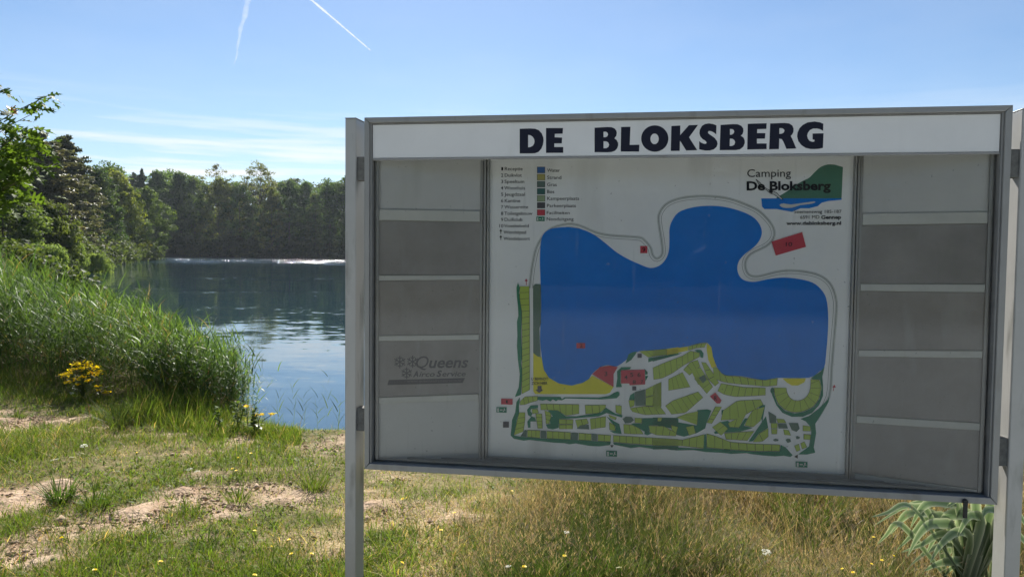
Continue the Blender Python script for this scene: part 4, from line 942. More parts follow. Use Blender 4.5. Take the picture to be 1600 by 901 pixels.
for cx, cy_, r in ((243, 245, 36), (318, 243, 36), (283, 310, 34)):
    for k in range(6):
        a = k * pi / 3 + pi / 6; d = np.array([cos(a), sin(a)]); nn = np.array([-d[1], d[0]]); c = np.array([cx, cy_])
        quadw([tuple(c + nn * 3), tuple(c + d * r + nn * 3), tuple(c + d * r - nn * 3), tuple(c - nn * 3)])
        for s_ in (-1, 1):
            e = c + d * r * .5; f = d * .6 + nn * s_ * .8
            quadw([tuple(e + d * 3), tuple(e + f * r * .42 + d * 3), tuple(e + f * r * .42 - d * 3), tuple(e - d * 3)])
LT.build('faded_logo_print', PQ, po)
LT = Lettering(lambda px, py: onPlane(px, py, pp + pn * .0006, pn)); (ax, ay), (bx, by) = zq(285, 349), zq(605, 363)
LT.put('www.queensaircoservice.nl', ax, bx, ay, by, bold=.01, shear=.2, drop=-.8); LT.build('faded_web_lettering', PQ2, po)

# glass, lock
def glass_build():
    m, nt, b = new_mat('case_glass'); N, L = nt.nodes.new, nt.links.new
    nt.nodes.remove(b)
    fr = N('ShaderNodeFresnel'); fr.inputs[0].default_value = 1.4
    tr = N('ShaderNodeBsdfTransparent'); tr.inputs[0].default_value = (.985, .99, .985, 1)
    gl = N('ShaderNodeBsdfGlossy'); gl.inputs['Roughness'].default_value = .012
    dirt = N('ShaderNodeBsdfDiffuse'); dirt.inputs[0].default_value = (.45, .44, .40, 1)
    tc = N('ShaderNodeTexCoord'); n = N('ShaderNodeTexNoise'); n.inputs['Scale'].default_value = 1.6; n.inputs['Detail'].default_value = 8
    L(tc.outputs['Object'], n.inputs['Vector'])
    r = N('ShaderNodeMapRange'); r.inputs[1].default_value = .35; r.inputs[2].default_value = .8; r.inputs[3].default_value = .008; r.inputs[4].default_value = .045; L(n.outputs[0], r.inputs[0])
    m1, m2 = N('ShaderNodeMixShader'), N('ShaderNodeMixShader')
    mp = N('ShaderNodeMapping'); mp.inputs['Scale'].default_value = (26, 1, 2.2); mp.inputs['Rotation'].default_value = (0, .22, 0)
    n2 = N('ShaderNodeTexNoise'); n2.inputs['Scale'].default_value = 1.3; n2.inputs['Detail'].default_value = 3; L(tc.outputs['Object'], mp.inputs[0]); L(mp.outputs[0], n2.inputs['Vector'])
    r2 = N('ShaderNodeMapRange'); r2.inputs[1].default_value = .62; r2.inputs[2].default_value = .78; r2.inputs[4].default_value = .09; L(n2.outputs[0], r2.inputs[0])
    n3 = N('ShaderNodeTexNoise'); n3.inputs['Scale'].default_value = 70; n3.inputs['Detail'].default_value = 1; L(tc.outputs['Object'], n3.inputs['Vector'])
    r3 = N('ShaderNodeMapRange'); r3.inputs[1].default_value = .76; r3.inputs[2].default_value = .80; r3.inputs[4].default_value = .3; L(n3.outputs[0], r3.inputs[0])
    a1 = N('ShaderNodeMath'); a2 = N('ShaderNodeMath'); L(r2.outputs[0], a1.inputs[0]); L(r3.outputs[0], a1.inputs[1]); L(a1.outputs[0], a2.inputs[0])
    L(fr.outputs[0], m1.inputs[0]); L(tr.outputs[0], m1.inputs[1]); L(gl.outputs[0], m1.inputs[2])
    L(r.outputs[0], a2.inputs[1]); L(a2.outputs[0], m2.inputs[0]); L(m1.outputs[0], m2.inputs[1]); L(dirt.outputs[0], m2.inputs[2]); L(m2.outputs[0], nt.nodes['Material Output'].inputs[0])
    mb = MB(); mb.add([(.0310, .0325, BZ + .0285), (BW - .0336, .0325, BZ + .0285), (BW - .0336, .0325, HZ0 - .01), (.0310, .0325, HZ0 - .01)], [(0, 1, 2, 3)])
    mb.build('glass_pane', m, board)
    x = onY(1508, 785, -.004); mb = MB(); mb.tube([(x[0], .004, x[2] + .006), (x[0], -.010, x[2] + .004)], .010, n=10); mb.box(x[0] - .007, x[0] + .007, -.012, -.002, x[2] - .055, x[2] + .004)
    mb.build('lock', M_DARK, board, bevel=.002)
glass_build()

# ------------------------------------------------------------------ trees
def leaf_quads(P, nrm, size, cols, elong=1.35):
    """a small pointed leaf (two triangles folded along the midrib) at each point"""
    n = len(P); r = rng.normal(0, 1, (n, 3)); t = r - (r * nrm).sum(1, keepdims=True) * nrm; t /= np.linalg.norm(t, axis=1, keepdims=True) + 1e-9
    b = np.cross(nrm, t); s = size[:, None]
    V = np.stack([P - t * s * elong / 2, P + b * s / 2 + nrm * s * .12, P + t * s * elong / 2, P - b * s / 2 + nrm * s * .12], 1)
    F = (np.arange(n) * 4)[:, None] + np.array([[0, 1, 2, 3]])
    T = np.concatenate([(np.arange(n) * 4)[:, None] + np.array([[0, 1, 2]]), (np.arange(n) * 4)[:, None] + np.array([[0, 2, 3]])])
    return V.reshape(-1, 3), T, np.repeat(cols, 4, 0)
def crown_np(H, R, z0, nclump, nleaf, lsize, c1, c2, shape='round', clump=.17, seed=0, gap=0.0):
    """crown of leaf clumps: clump centres near the surface of an uneven volume, leaves scattered in each clump"""
    global rng
    keep_rng = rng; rng = np.random.default_rng(seed + 100)
    n = nclump; u = rng.uniform(0, 1, n) ** .8; th = rng.uniform(0, 2 * pi, n)
    lob = 1 + .22 * np.sin(th * 2 + seed) + .14 * np.sin(th * 5 + 2 * seed + 6 * u)
    if shape == 'round': prof = np.sin(np.clip(u * .93 + .07, 0, 1) * pi) ** .55
    elif shape == 'bush': prof = np.sqrt(np.clip(1 - u ** 2, 0, 1))
    else: prof = np.interp(u, [0, .25, .7, 1], [.75, 1, .75, .12])
    rr = rng.uniform(.35, 1, n) ** .5 * prof * lob * R
    C = np.stack([np.cos(th) * rr, np.sin(th) * rr, z0 + (H - z0) * u * (1 + .05 * np.sin(3 * th + seed))], -1)
    C += rng.normal(0, .04 * R, (n, 3))
    cr = clump * R * rng.uniform(.6, 1.5, n)
    tone = np.clip(rng.random(n) * .75 + .35 * u - .05, 0, 1)  # random tones, lightened with height to paint in sunlit crown tops
    m = n * nleaf
    off = rng.normal(0, 1, (m, 3)); off /= np.linalg.norm(off, axis=1, keepdims=True); off *= rng.random((m, 1)) ** .4
    flat = np.array([1.15, 1.15, .62])
    P = np.repeat(C, nleaf, 0) + off * flat * np.repeat(cr, nleaf)[:, None]
    nrm = off * .6 + np.array([0, 0, .55]) + rng.normal(0, .45, (m, 3)); nrm /= np.linalg.norm(nrm, axis=1, keepdims=True)
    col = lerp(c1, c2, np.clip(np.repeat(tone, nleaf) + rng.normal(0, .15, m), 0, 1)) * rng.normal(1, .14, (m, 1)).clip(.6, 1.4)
    V, F, Cc = leaf_quads(P, nrm, lsize * rng.uniform(.6, 1.35, m), col)
    rng = keep_rng
    return V, F, Cc, C
def trunk_mb(H, r, C, nlimb, seed, base=-.3):
    rr = random.Random(seed); mb = MB(); pts, rad = [], []; x = y = 0
    for k in range(7):
        t = k / 6; pts.append((x, y, base + (H * .9 - base) * t)); rad.append(r * (1.15 if k == 0 else 1) * (1 - t * .85)); x += rr.uniform(-1, 1) * H * .012; y += rr.uniform(-1, 1) * H * .012
    mb.tube(pts, rad, 7)
    order = sorted(range(len(C)), key=lambda i: -math.hypot(C[i][0], C[i][1]))[:nlimb * 3]
    rr.shuffle(order)
    for i in order[:nlimb]:
        e = Vector(C[i]); zz = max(.12 * H, e.z - .6 * math.hypot(e.x, e.y)); f = min(.98, (zz - base) / (H * .9 - base)); j = f * 6; a = int(min(5, j)); s0 = Vector(pts[a]).lerp(Vector(pts[a + 1]), j - a)
        mid = s0.lerp(e, .5) + Vector((0, 0, .06 * H * rr.random())); mb.tube([s0, mid, e], [r * .32 * (1 - .5 * f), r * .2 * (1 - .5 * f), r * .05], 5, cap=False)
    return mb
PROTO = {}
def tree_proto(key, H, R, z0, nclump, nleaf, lsize, c1, c2, shape='round', clump=.17, seed=0, trunk=.2, limbs=14, mat=None):
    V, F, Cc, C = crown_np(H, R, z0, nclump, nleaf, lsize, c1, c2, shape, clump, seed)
    me = mesh_np('crown', V, F, Cc); me.materials.append(mat or M_CROWN)
    tm = trunk_mb(H, trunk, C, limbs, seed).data('trunk', smooth=True); tm.materials.append(M_BARK)
    PROTO[key] = (H, R, me, tm)
def pine_proto(key, H, R, nl, nleaf, c1, c2, seed, lsize=.3):
    global rng
    kr = rng; rng = np.random.default_rng(seed + 300)
    C = []; 
    for k in range(nl):
        u = (k + rng.uniform(-.3, .3)) / nl; z = H * (.12 + .86 * u); rad = R * np.interp(u, [0, .3, .75, 1], [.85, 1, .72, .12])
        for j in range(rng.integers(6, 11)):
            th = rng.uniform(0, 2 * pi); L = rad * rng.uniform(.45, 1.15); zj = rng.normal(0, .45)
            for q in np.linspace(.25, 1, 5): C.append((cos(th) * L * q, sin(th) * L * q, z + .10 * L * q + zj + rng.normal(0, .12)))
    C = np.array(C); n = len(C); m = n * nleaf
    off = rng.normal(0, 1, (m, 3)); off /= np.linalg.norm(off, axis=1, keepdims=True); off *= rng.random((m, 1)) ** .5
    P = np.repeat(C, nleaf, 0) + off * np.array([.62, .62, .2]) * R * .17
    nrm = np.array([0, 0, .8]) + rng.normal(0, .55, (m, 3)); nrm /= np.linalg.norm(nrm, axis=1, keepdims=True)
    col = lerp(c1, c2, np.clip(np.repeat(rng.random(n), nleaf) + rng.normal(0, .15, m), 0, 1))
    V, F, Cc = leaf_quads(P, nrm, lsize * rng.uniform(.6, 1.3, m), col, elong=2.6)
    rng = kr
    me = mesh_np('crown', V, F, Cc); me.materials.append(M_PINE)
    tm = trunk_mb(H, H * .016, C, 26, seed).data('trunk', smooth=True); tm.materials.append(M_BARK)
    PROTO[key] = (H, R, me, tm)
D1, D2 = (.028, .062, .022), (.125, .20, .048)  # clump colours spread wide, standing in for shaded and sunlit foliage
tree_proto('oak_a', 18, 6.0, .6, 150, 95, .34, D1, D2, 'round', .20, 1)
tree_proto('oak_b', 18, 5.2, .4, 150, 95, .34, D1, (.068, .10, .03), 'tall', .21, 2)
tree_proto('oak_c', 18, 6.6, .6, 160, 90, .34, (.035, .062, .024), D2, 'round', .19, 3)
tree_proto('light', 18, 5.6, .5, 150, 90, .30, (.05, .085, .022), (.19, .235, .05), 'tall', .18, 4)
tree_proto('lacy', 24, 6.0, 7, 120, 42, .30, (.085, .12, .035), (.14, .165, .06), 'round', .17, 5, trunk=.26, limbs=40)
tree_proto('sparse', 23, 5.0, 9, 80, 22, .28, (.11, .13, .055), (.16, .165, .075), 'round', .16, 6, trunk=.2, limbs=46)
tree_proto('thin', 15, 2.4, .6, 70, 60, .28, (.075, .11, .035), (.12, .15, .05), 'tall', .28, 7, trunk=.12)
tree_proto('maple', 7, 3.6, .3, 190, 130, .17, (.032, .065, .018), (.15, .215, .04), 'round', .17, 8, trunk=.12)
tree_proto('peninsula', 14, 6.0, .3, 210, 120, .26, (.045, .08, .018), (.21, .25, .04), 'tall', .17, 9)
tree_proto('bush', 2, 1.9, .05, 90, 150, .085, (.11, .18, .05), (.20, .27, .09), 'bush', .2, 10, trunk=.05, limbs=20)
tree_proto('gold_bush', 4, 3.0, .1, 70, 90, .22, (.20, .17, .02), (.30, .24, .03), 'bush', .2, 11, trunk=.07, limbs=14)
pine_proto('pine_a', 15, 4.6, 30, 26, (.085, .10, .05), (.17, .16, .085), 1, .21)
pine_proto('pine_b', 16, 4.4, 32, 26, (.07, .095, .048), (.14, .15, .075), 2, .21)
pine_proto('spruce', 16, 3.4, 20, 26, (.042, .07, .036), (.07, .11, .055), 3, .26)
TREE_N = [0]
def tree(name, key, x, y, H, R, label, cat, group, z=None, rz=None):
    H0, R0, cm, tm = PROTO[key]; z = gz1(x, y) if z is None else z
    t = empty(name, (x, y, z - .05), label, cat, group, rz if rz is not None else random.uniform(0, 6.28))
    s = (R / R0, R / R0, H / H0); t.scale = s
    link('crown', cm, t); link('trunk', tm, t)
    return t
def tree_px(name, key, px, ptop, hw, dist, label, cat='tree', group=None, rz=None):
    """tree at this distance whose top and half width are read in the photograph"""
    p = at_dist(px, ptop, dist); z = gz1(p[0], dist); tree(name, key, p[0], dist, p[2] - z, hw * dist / FPX, label, cat, group, z, rz)
G_L, G_F = 'trees on the left shore', 'trees on the far shore of the lake'
tree_px('broadleaf_tree', 'maple', 4, 296, 62, 54, 'dark leafy tree behind the reeds at the left edge of the photo', group=G_L)
tree_px('broadleaf_tree', 'maple', 68, 318, 44, 60, 'round leafy tree in front of the brownish pines on the left shore', group=G_L)
tree_px('pine_tree', 'pine_a', 62, 208, 68, 84, 'tallest brownish pine on the left shore behind the oak twigs', group=G_L)
tree_px('pine_tree', 'pine_b', 102, 214, 46, 92, 'dark pine with ragged top standing right of the tallest brownish pine', group=G_L)
tree_px('pine_tree', 'pine_a', 122, 262, 42, 100, 'brownish lower pine between the ragged pine and the yellow green tree', group=G_L)
tree_px('pine_tree', 'pine_b', 20, 222, 52, 98, 'dark pine half hidden behind the oak at the left edge', group=G_L)
tree_px('broadleaf_tree', 'oak_b', 150, 268, 36, 118, 'dark tree in the gap left of the yellow green shore tree', group=G_L)
tree_px('broadleaf_tree', 'peninsula', 184, 276, 44, 138, 'yellow green tree leaning over the water on the left point', group=G_L)
tree_px('broadleaf_tree', 'oak_a', 226, 300, 33, 146, 'dull green tree at the tip of the wooded left point', group=G_L)
tree_px('broadleaf_tree', 'oak_c', 172, 262, 46, 158, 'tall dark tree rising behind the yellow green shore tree', group=G_L)
tree_px('spruce_tree', 'spruce', 222, 264, 16, 176, 'pointed dark conifer peeping over the wooded left point', group=G_L)
tree_px('shrub', 'gold_bush', 226, 376, 13, 146, 'golden yellow shrub low over the water at the tip of the left point', 'shrub')
tree_px('shrub', 'bush', 78, 386, 38, 44, 'rounded pale green shrub rising above the far reeds', 'shrub')
tree_px('shrub', 'bush', 150, 398, 20, 66, 'small grey green shrub at the water edge right of the round one', 'shrub')
tree_px('shrub', 'bush', 108, 372, 26, 62, 'dull shrub between the round shrub and the pines', 'shrub')
tree_px('shrub', 'bush', 190, 384, 24, 138, 'brownish low shrub under the yellow green shore tree', 'shrub')
FARV = [('spruce_tree', 'spruce', 208, 270, 22, 224, 'second dark conifer behind the left point, farther back'), ('broadleaf_tree', 'oak_c', 262, 272, 30, 222, 'dark rounded tree right of the wooded point on the far shore'),
 ('broadleaf_tree', 'oak_a', 282, 278, 26, 214, 'mid green tree on the far shore left of the sparse tall tree'), ('broadleaf_tree', 'oak_a', 304, 284, 24, 211, 'shaded tree on the far shore in front of the sparse tall tree'),
 ('broadleaf_tree', 'sparse', 338, 261, 30, 222, 'sparse tall tree with sky showing through on the far shore'), ('broadleaf_tree', 'lacy', 404, 257, 36, 216, 'tallest lacy pale tree on the far shore'),
 ('broadleaf_tree', 'light', 344, 282, 32, 209, 'olive tree at the water below the sparse tall tree'), ('broadleaf_tree', 'oak_c', 374, 292, 26, 211, 'low tree between the olive tree and the lacy tall tree'),
 ('broadleaf_tree', 'light', 424, 298, 22, 208, 'yellow green bushy tree at the foot of the lacy tall tree'), ('broadleaf_tree', 'oak_a', 452, 289, 28, 213, 'dark dome shaped tree right of the lacy tall tree'),
 ('broadleaf_tree', 'thin', 491, 302, 13, 207, 'slim pale tree at the water left of the board post'), ('broadleaf_tree', 'oak_a', 476, 292, 24, 217, 'dark tree behind the slim pale tree on the far shore'),
 ('broadleaf_tree', 'oak_c', 516, 286, 28, 213, 'broad dark tree on the far shore next to the board post'), ('broadleaf_tree', 'oak_a', 548, 283, 30, 215, 'dark far tree cut by the left post of the board'),
 ('broadleaf_tree', 'oak_a', 246, 276, 26, 208, 'dark narrow tree on the far shore just behind the left point')]
for nm, key, px, pt, hw, d, lab in FARV: tree_px(nm, key, px, pt, hw * (1.25 if key.startswith('oak') else 1.0), d, lab, group=G_F)
# second row behind: one mass of wood that fills the gaps
def far_wood():
    Vs, Fs, Cs, b = [], [], [], 0
    spots = [(px, d, top) for px, d, top in [(x_, 232 + 8 * (i % 3), 284 + 8 * ((i * 7) % 5) / 4) for i, x_ in enumerate(range(130, 560, 22))]]
    for i, (px, d, top) in enumerate(spots):
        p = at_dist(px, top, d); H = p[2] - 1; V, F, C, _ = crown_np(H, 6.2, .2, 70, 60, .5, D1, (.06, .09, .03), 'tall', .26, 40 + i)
        V = V + np.array([p[0], d, .8]); Vs.append(V); Fs.append(F + b); Cs.append(C); b += len(V)
    for i, px in enumerate(range(150, 1500, 14)):
        p = at_dist(px, 330, 226 + 5 * (i % 2)); V, F, C, _ = crown_np(11.5, 7, .0, 90, 50, .55, D1, D2, 'bush', .28, 240 + i)
        V = V + np.array([p[0], p[1], .8]); Vs.append(V); Fs.append(F + b); Cs.append(C); b += len(V)
    # wood on both flanks of the lake, which a step to the side would show
    fl = [(-112, 120), (-104, 140), (-112, 165), (-118, 185), (-108, 205), (-80, 96), (-92, 112), (-70, 84), (-84, 84), (-60, 70), (-74, 70), (-56, 56), (-66, 52)]
    fl += [(x_, 224 + 6 * (i % 3)) for i, x_ in enumerate(range(-34, 90, 11))] + [(92, 214), (102, 205), (114, 200), (126, 192), (138, 186), (150, 180), (160, 170), (166, 155), (168, 140), (170, 124), (170, 108), (160, 90), (148, 80), (134, 70), (120, 62), (106, 52), (92, 42), (76, 34), (62, 28)]
    for i, (x_, y_) in enumerate(fl):
        H = 15 + 4 * ((i * 5) % 4) / 3; H = H * (.45 if y_ < 90 and x_ < 0 else 1); V, F, C, _ = crown_np(H, 7.5, .0, 120, 50, .55, D1, (.08, .13, .034), 'round', .24, 80 + i)
        V = V + np.array([x_, y_, gz1(x_, y_)]); Vs.append(V); Fs.append(F + b); Cs.append(C); b += len(V)
    # undergrowth along the far waterline
    rr = random.Random(12)
    for i in range(40):
        px = 236 + 320 * rr.random(); d = 205 + 6 * rr.random(); p = at_dist(px, 395, d); H = rr.uniform(1.6, 6.5); V, F, C, _ = crown_np(H, H * rr.uniform(.7, 1.1), 0, 34, 50, .36, D1, rr.choice([(.07, .11, .03), (.10, .14, .035), (.08, .10, .04)]), 'bush', .3, 150 + i)
        V = V + np.array([p[0], d, gz1(p[0], d)]); Vs.append(V); Fs.append(F + b); Cs.append(C); b += len(V)
    tag(link('far_wood', mesh_np('far_wood', np.concatenate(Vs), np.concatenate(Fs), np.concatenate(Cs)), m=M_CROWN), 'dense dark wood closing the far shore behind the single trees', 'wood', kind='stuff')
far_wood()

def shore_scrub():
    Vs, Fs, Cs, b = [], [], [], 0
    P = LAKE[5:12]; rr = random.Random(4)
    for a, c in zip(P[:-1], P[1:]):
        L_ = np.hypot(*(c - a)); nn = np.array([-(c - a)[1], (c - a)[0]]) / L_
        for k in range(int(L_ / 2.6)):
            p = a + (c - a) * (k + rr.random()) / int(L_ / 2.6) + nn * rr.uniform(-.2, 2.2); H = rr.uniform(1.2, 3.2) * (.6 if p[1] < 75 else 1)
            V, F, C, _ = crown_np(H, H * 1.15, 0, 40, 44, .12 + p[1] * .0012, (.04, .065, .02), (.09, .12, .035), 'bush', .3, 300 + b % 97)
            Vs.append(V + np.array([p[0], p[1], gz1(p[0], p[1])])); Fs.append(F + b); Cs.append(C); b += len(V)
    tag(link('shore_scrub', mesh_np('shore_scrub', np.concatenate(Vs), np.concatenate(Fs), np.concatenate(Cs)), m=M_CROWN), 'low green scrub lining the left shore of the lake', 'scrub', kind='stuff')
shore_scrub()
def wood_behind():
    # the trees round the campsite lawn behind the viewer: the case glass mirrors them
    Vs, Fs, Cs, b = [], [], [], 0
    for i in range(40):
        a = radians(-176 + 172 * i / 39); d = 33 + 5 * (i % 3); x, y = cos(a) * d * 1.2, sin(a) * d; H = 10 + 2.5 * ((i * 5) % 4) / 3
        V, F, C, _ = crown_np(H, 5.4, 0, 90, 70, .42, (.04, .07, .022), (.08, .12, .03), 'tall', .26, 500 + i)
        Vs.append(V + np.array([x, y, 0])); Fs.append(F + b); Cs.append(C); b += len(V)
    tag(link('campsite_wood', mesh_np('campsite_wood', np.concatenate(Vs), np.concatenate(Fs), np.concatenate(Cs)), m=M_CROWN), 'leafy wood round the lawn, mirrored faintly in the case glass', 'wood', kind='stuff')
wood_behind()

# ------------------------------------------------------------------ young oak close by on the left
OAK_OUT = [(0, 0), (.03, .06), (.20, .10), (.08, .20), (.07, .24), (.34, .34), (.38, .42), (.24, .40), (.09, .44), (.08, .50), (.33, .66), (.34, .74), (.20, .68), (.07, .70), (.14, .84), (.03, .90), (0, 1.0)]
def oak_leaf_mesh(i, c):
    s = 1 + .1 * i; V = []; n = len(OAK_OUT); F = []
    for a, t in OAK_OUT: V.append((0, t, -.22 * t * t * s))
    for sg in (1, -1):
        b = len(V)
        for k, (a, t) in enumerate(OAK_OUT): V.append((sg * a * .95, t + (.04 * math.sin(k * 2 + i)), .35 * a * .5 - .22 * t * t * s - .1 * a * a))
        for k in range(n - 1):
            f = (k, k + 1, b + k + 1, b + k); F.append(f if sg < 0 else f[::-1])
    me = bpy.data.meshes.new('leaf'); me.from_pydata(V, [], F); me.update()
    me.materials.append(c); return me
def young_oak():
    bx, by = -5.75, 7.1; z = gz1(bx, by)
    t = empty('oak_tree', (bx, by, z), 'young oak with large jagged leaves reaching in at the left edge', 'tree')
    mb = MB(); mb.tube([(0, 0, -.2), (.03, .02, 1), (-.02, .05, 2), (.05, .02, 2.6), (.02, 0, 3.1)], [.055, .05, .042, .03, .012], 8); mb.build('trunk', M_BARK, t, smooth=True)
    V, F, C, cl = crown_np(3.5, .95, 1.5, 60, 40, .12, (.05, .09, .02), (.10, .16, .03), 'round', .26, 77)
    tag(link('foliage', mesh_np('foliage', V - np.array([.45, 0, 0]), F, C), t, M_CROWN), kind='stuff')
    gm = [leaf_mat('oak_leaf_green', (.085, .145, .022), .45, rough=.6, spec=.12), leaf_mat('oak_leaf_deep_green', (.045, .085, .02), .35, rough=.6, spec=.12), leaf_mat('oak_leaf_bronze', (.20, .11, .045), .4)]
    lm = [[oak_leaf_mesh(i, g) for i in range(3)] for g in gm]
    # twigs end where the photograph shows their tips
    ends = [(4, 140, 0, 0), (16, 168, 1, 2), (74, 150, 0, 1), (62, 172, 1, 1), (52, 200, 0, 0), (30, 206, 0, 0), (62, 228, 0, 0), (44, 258, 0, 0), (8, 236, 0, 0), (26, 284, 0, 0), (6, 296, 0, 0), (-30, 190, 0, 0), (-40, 260, 0, 0), (10, 318, 1, 0), (-20, 320, 0, 0), (34, 236, 0, 1),
        (-12, 215, 0, 1), (56, 246, 0, 0), (-60, 150, 0, 0), (14, 256, 0, 1), (4, 200, 0, 0), (20, 226, 0, 0), (40, 222, 0, 0), (2, 262, 0, 1), (36, 268, 0, 0), (52, 270, 1, 0), (-8, 286, 0, 1), (16, 270, 0, 0), (24, 246, 0, 0), (66, 262, 1, 0)]
    rr = random.Random(5); bm_ = MB(); total = 0
    for px, py, sparse, mi in ends:
        e = Vector(at_dist(px, py, 6.6 + rr.uniform(-.25, .35))) - Vector((bx, by, z))
        s = Vector((.02, .03, max(.8, e.z - .75 - rr.random() * .3))); mid = s.lerp(e, .55) + Vector((0, 0, .05))
        pts = [s, s.lerp(mid, .5) + Vector((0, 0, .03)), mid, mid.lerp(e, .6) + Vector((0, 0, .02)), e]
        bm_.tube(pts, [.010, .007, .005, .0035, .002], 5, cap=False)
        nl = 9 if not sparse else 7
        for k in range(nl):
            f = .62 + .38 * (k + .5) / nl if k < nl - 3 else 1.0
            j = f * 4; a = int(min(3, j)); p = pts[a].lerp(pts[a + 1], j - a)
            o = link('leaf', lm[mi if rr.random() < .75 else rr.choice([0, 1])][rr.randrange(3)], t, loc=p)
            d = (e - s).normalized(); yaw = math.atan2(d.y, d.x) - pi / 2 + rr.uniform(-1.5, 1.5)
            o.rotation_euler = (rr.uniform(-.6, .5), rr.uniform(-.8, .8), yaw); sc = rr.uniform(.105, .165); o.scale = (sc, sc, sc); total += 1
    bm_.build('twigs', M_BARK, t, smooth=True)
    src = lm[0][0]; SV = np.array([v.co for v in src.vertices]); SF = [tuple(p.vertices) for p in src.polygons]; V, F = [], []
    for px, py, sparse, mi in ends + [(q_, w_, 0, 0) for q_, w_ in ((2, 212), (18, 250), (-4, 240), (30, 296), (10, 282), (44, 240), (-10, 300), (-20, 250), (-24, 226), (24, 212), (12, 308))]:
        if sparse: continue
        e = Vector(at_dist(px, py, 6.6 + rr.uniform(-.3, .4))) - Vector((bx, by, z))
        for k in range(8):
            M = Matrix.Translation(e + Vector((rr.gauss(-.05, .09), rr.gauss(0, .12), rr.gauss(-.03, .08)))) @ Matrix.Rotation(rr.uniform(0, 6.28), 4, 'Z') @ Matrix.Rotation(rr.uniform(-.8, .6), 4, 'X') @ Matrix.Rotation(rr.uniform(-.9, .9), 4, 'Y') @ Matrix.Scale(rr.uniform(.09, .15), 4)
            A = np.array(M); b = len(V); V += [tuple(A[:3, :3] @ v + A[:3, 3]) for v in SV]; F += [tuple(i + b for i in f) for f in SF]
    me = bpy.data.meshes.new('leaves'); me.from_pydata(V, [], F); me.update(); tag(link('leaves', me, t, gm[0]), kind='stuff')
young_oak()

# ------------------------------------------------------------------ flax plant, ragwort, tufts, small flowers
def strap_leaf(pts, w, fold=.05, face=Vector((0, 0, 1))):
    """long strap leaf along a curve, keeled in the middle"""
    P = [Vector(p) for p in pts]; S = []
    for i in range(4 * (len(P) - 1) + 1):
        j = i / 4; a = min(int(j), len(P) - 2); t = j - a; p0 = P[max(a - 1, 0)]; p1, p2 = P[a], P[a + 1]; p3 = P[min(a + 2, len(P) - 1)]
        S.append(.5 * ((2 * p1) + (p2 - p0) * t + (2 * p0 - 5 * p1 + 4 * p2 - p3) * t * t + (3 * p1 - p0 - 3 * p2 + p3) * t ** 3))
    V, F, C = [], [], []; n = len(S)
    for i, p in enumerate(S):
        d = (S[min(i + 1, n - 1)] - S[max(i - 1, 0)]).normalized(); side = d.cross(face)
        side = side.normalized() if side.length > .05 else Vector((1, 0, 0)); up = side.cross(d)
        ww = w * min(1, .28 + i / n * 1.9) * (1 - (i / (n - 1)) ** 3.2)
        for q in (-1, -.55, 0, .55, 1):
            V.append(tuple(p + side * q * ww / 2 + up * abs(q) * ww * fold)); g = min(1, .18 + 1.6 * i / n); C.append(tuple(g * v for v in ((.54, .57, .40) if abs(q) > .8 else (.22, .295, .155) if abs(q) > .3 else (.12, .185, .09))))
    for i in range(n - 1):
        for k in range(4): F.append((i * 5 + k, i * 5 + k + 1, i * 5 + 5 + k + 1, i * 5 + 5 + k))
    return mesh_np('leaf', np.array(V), [np.array(F)], np.array(C), smooth=True)
M_FLAX = leaf_mat('flax_leaf', trans=.26, rough=.4, spec=.5, tint=(1.2, 1.25, .9))
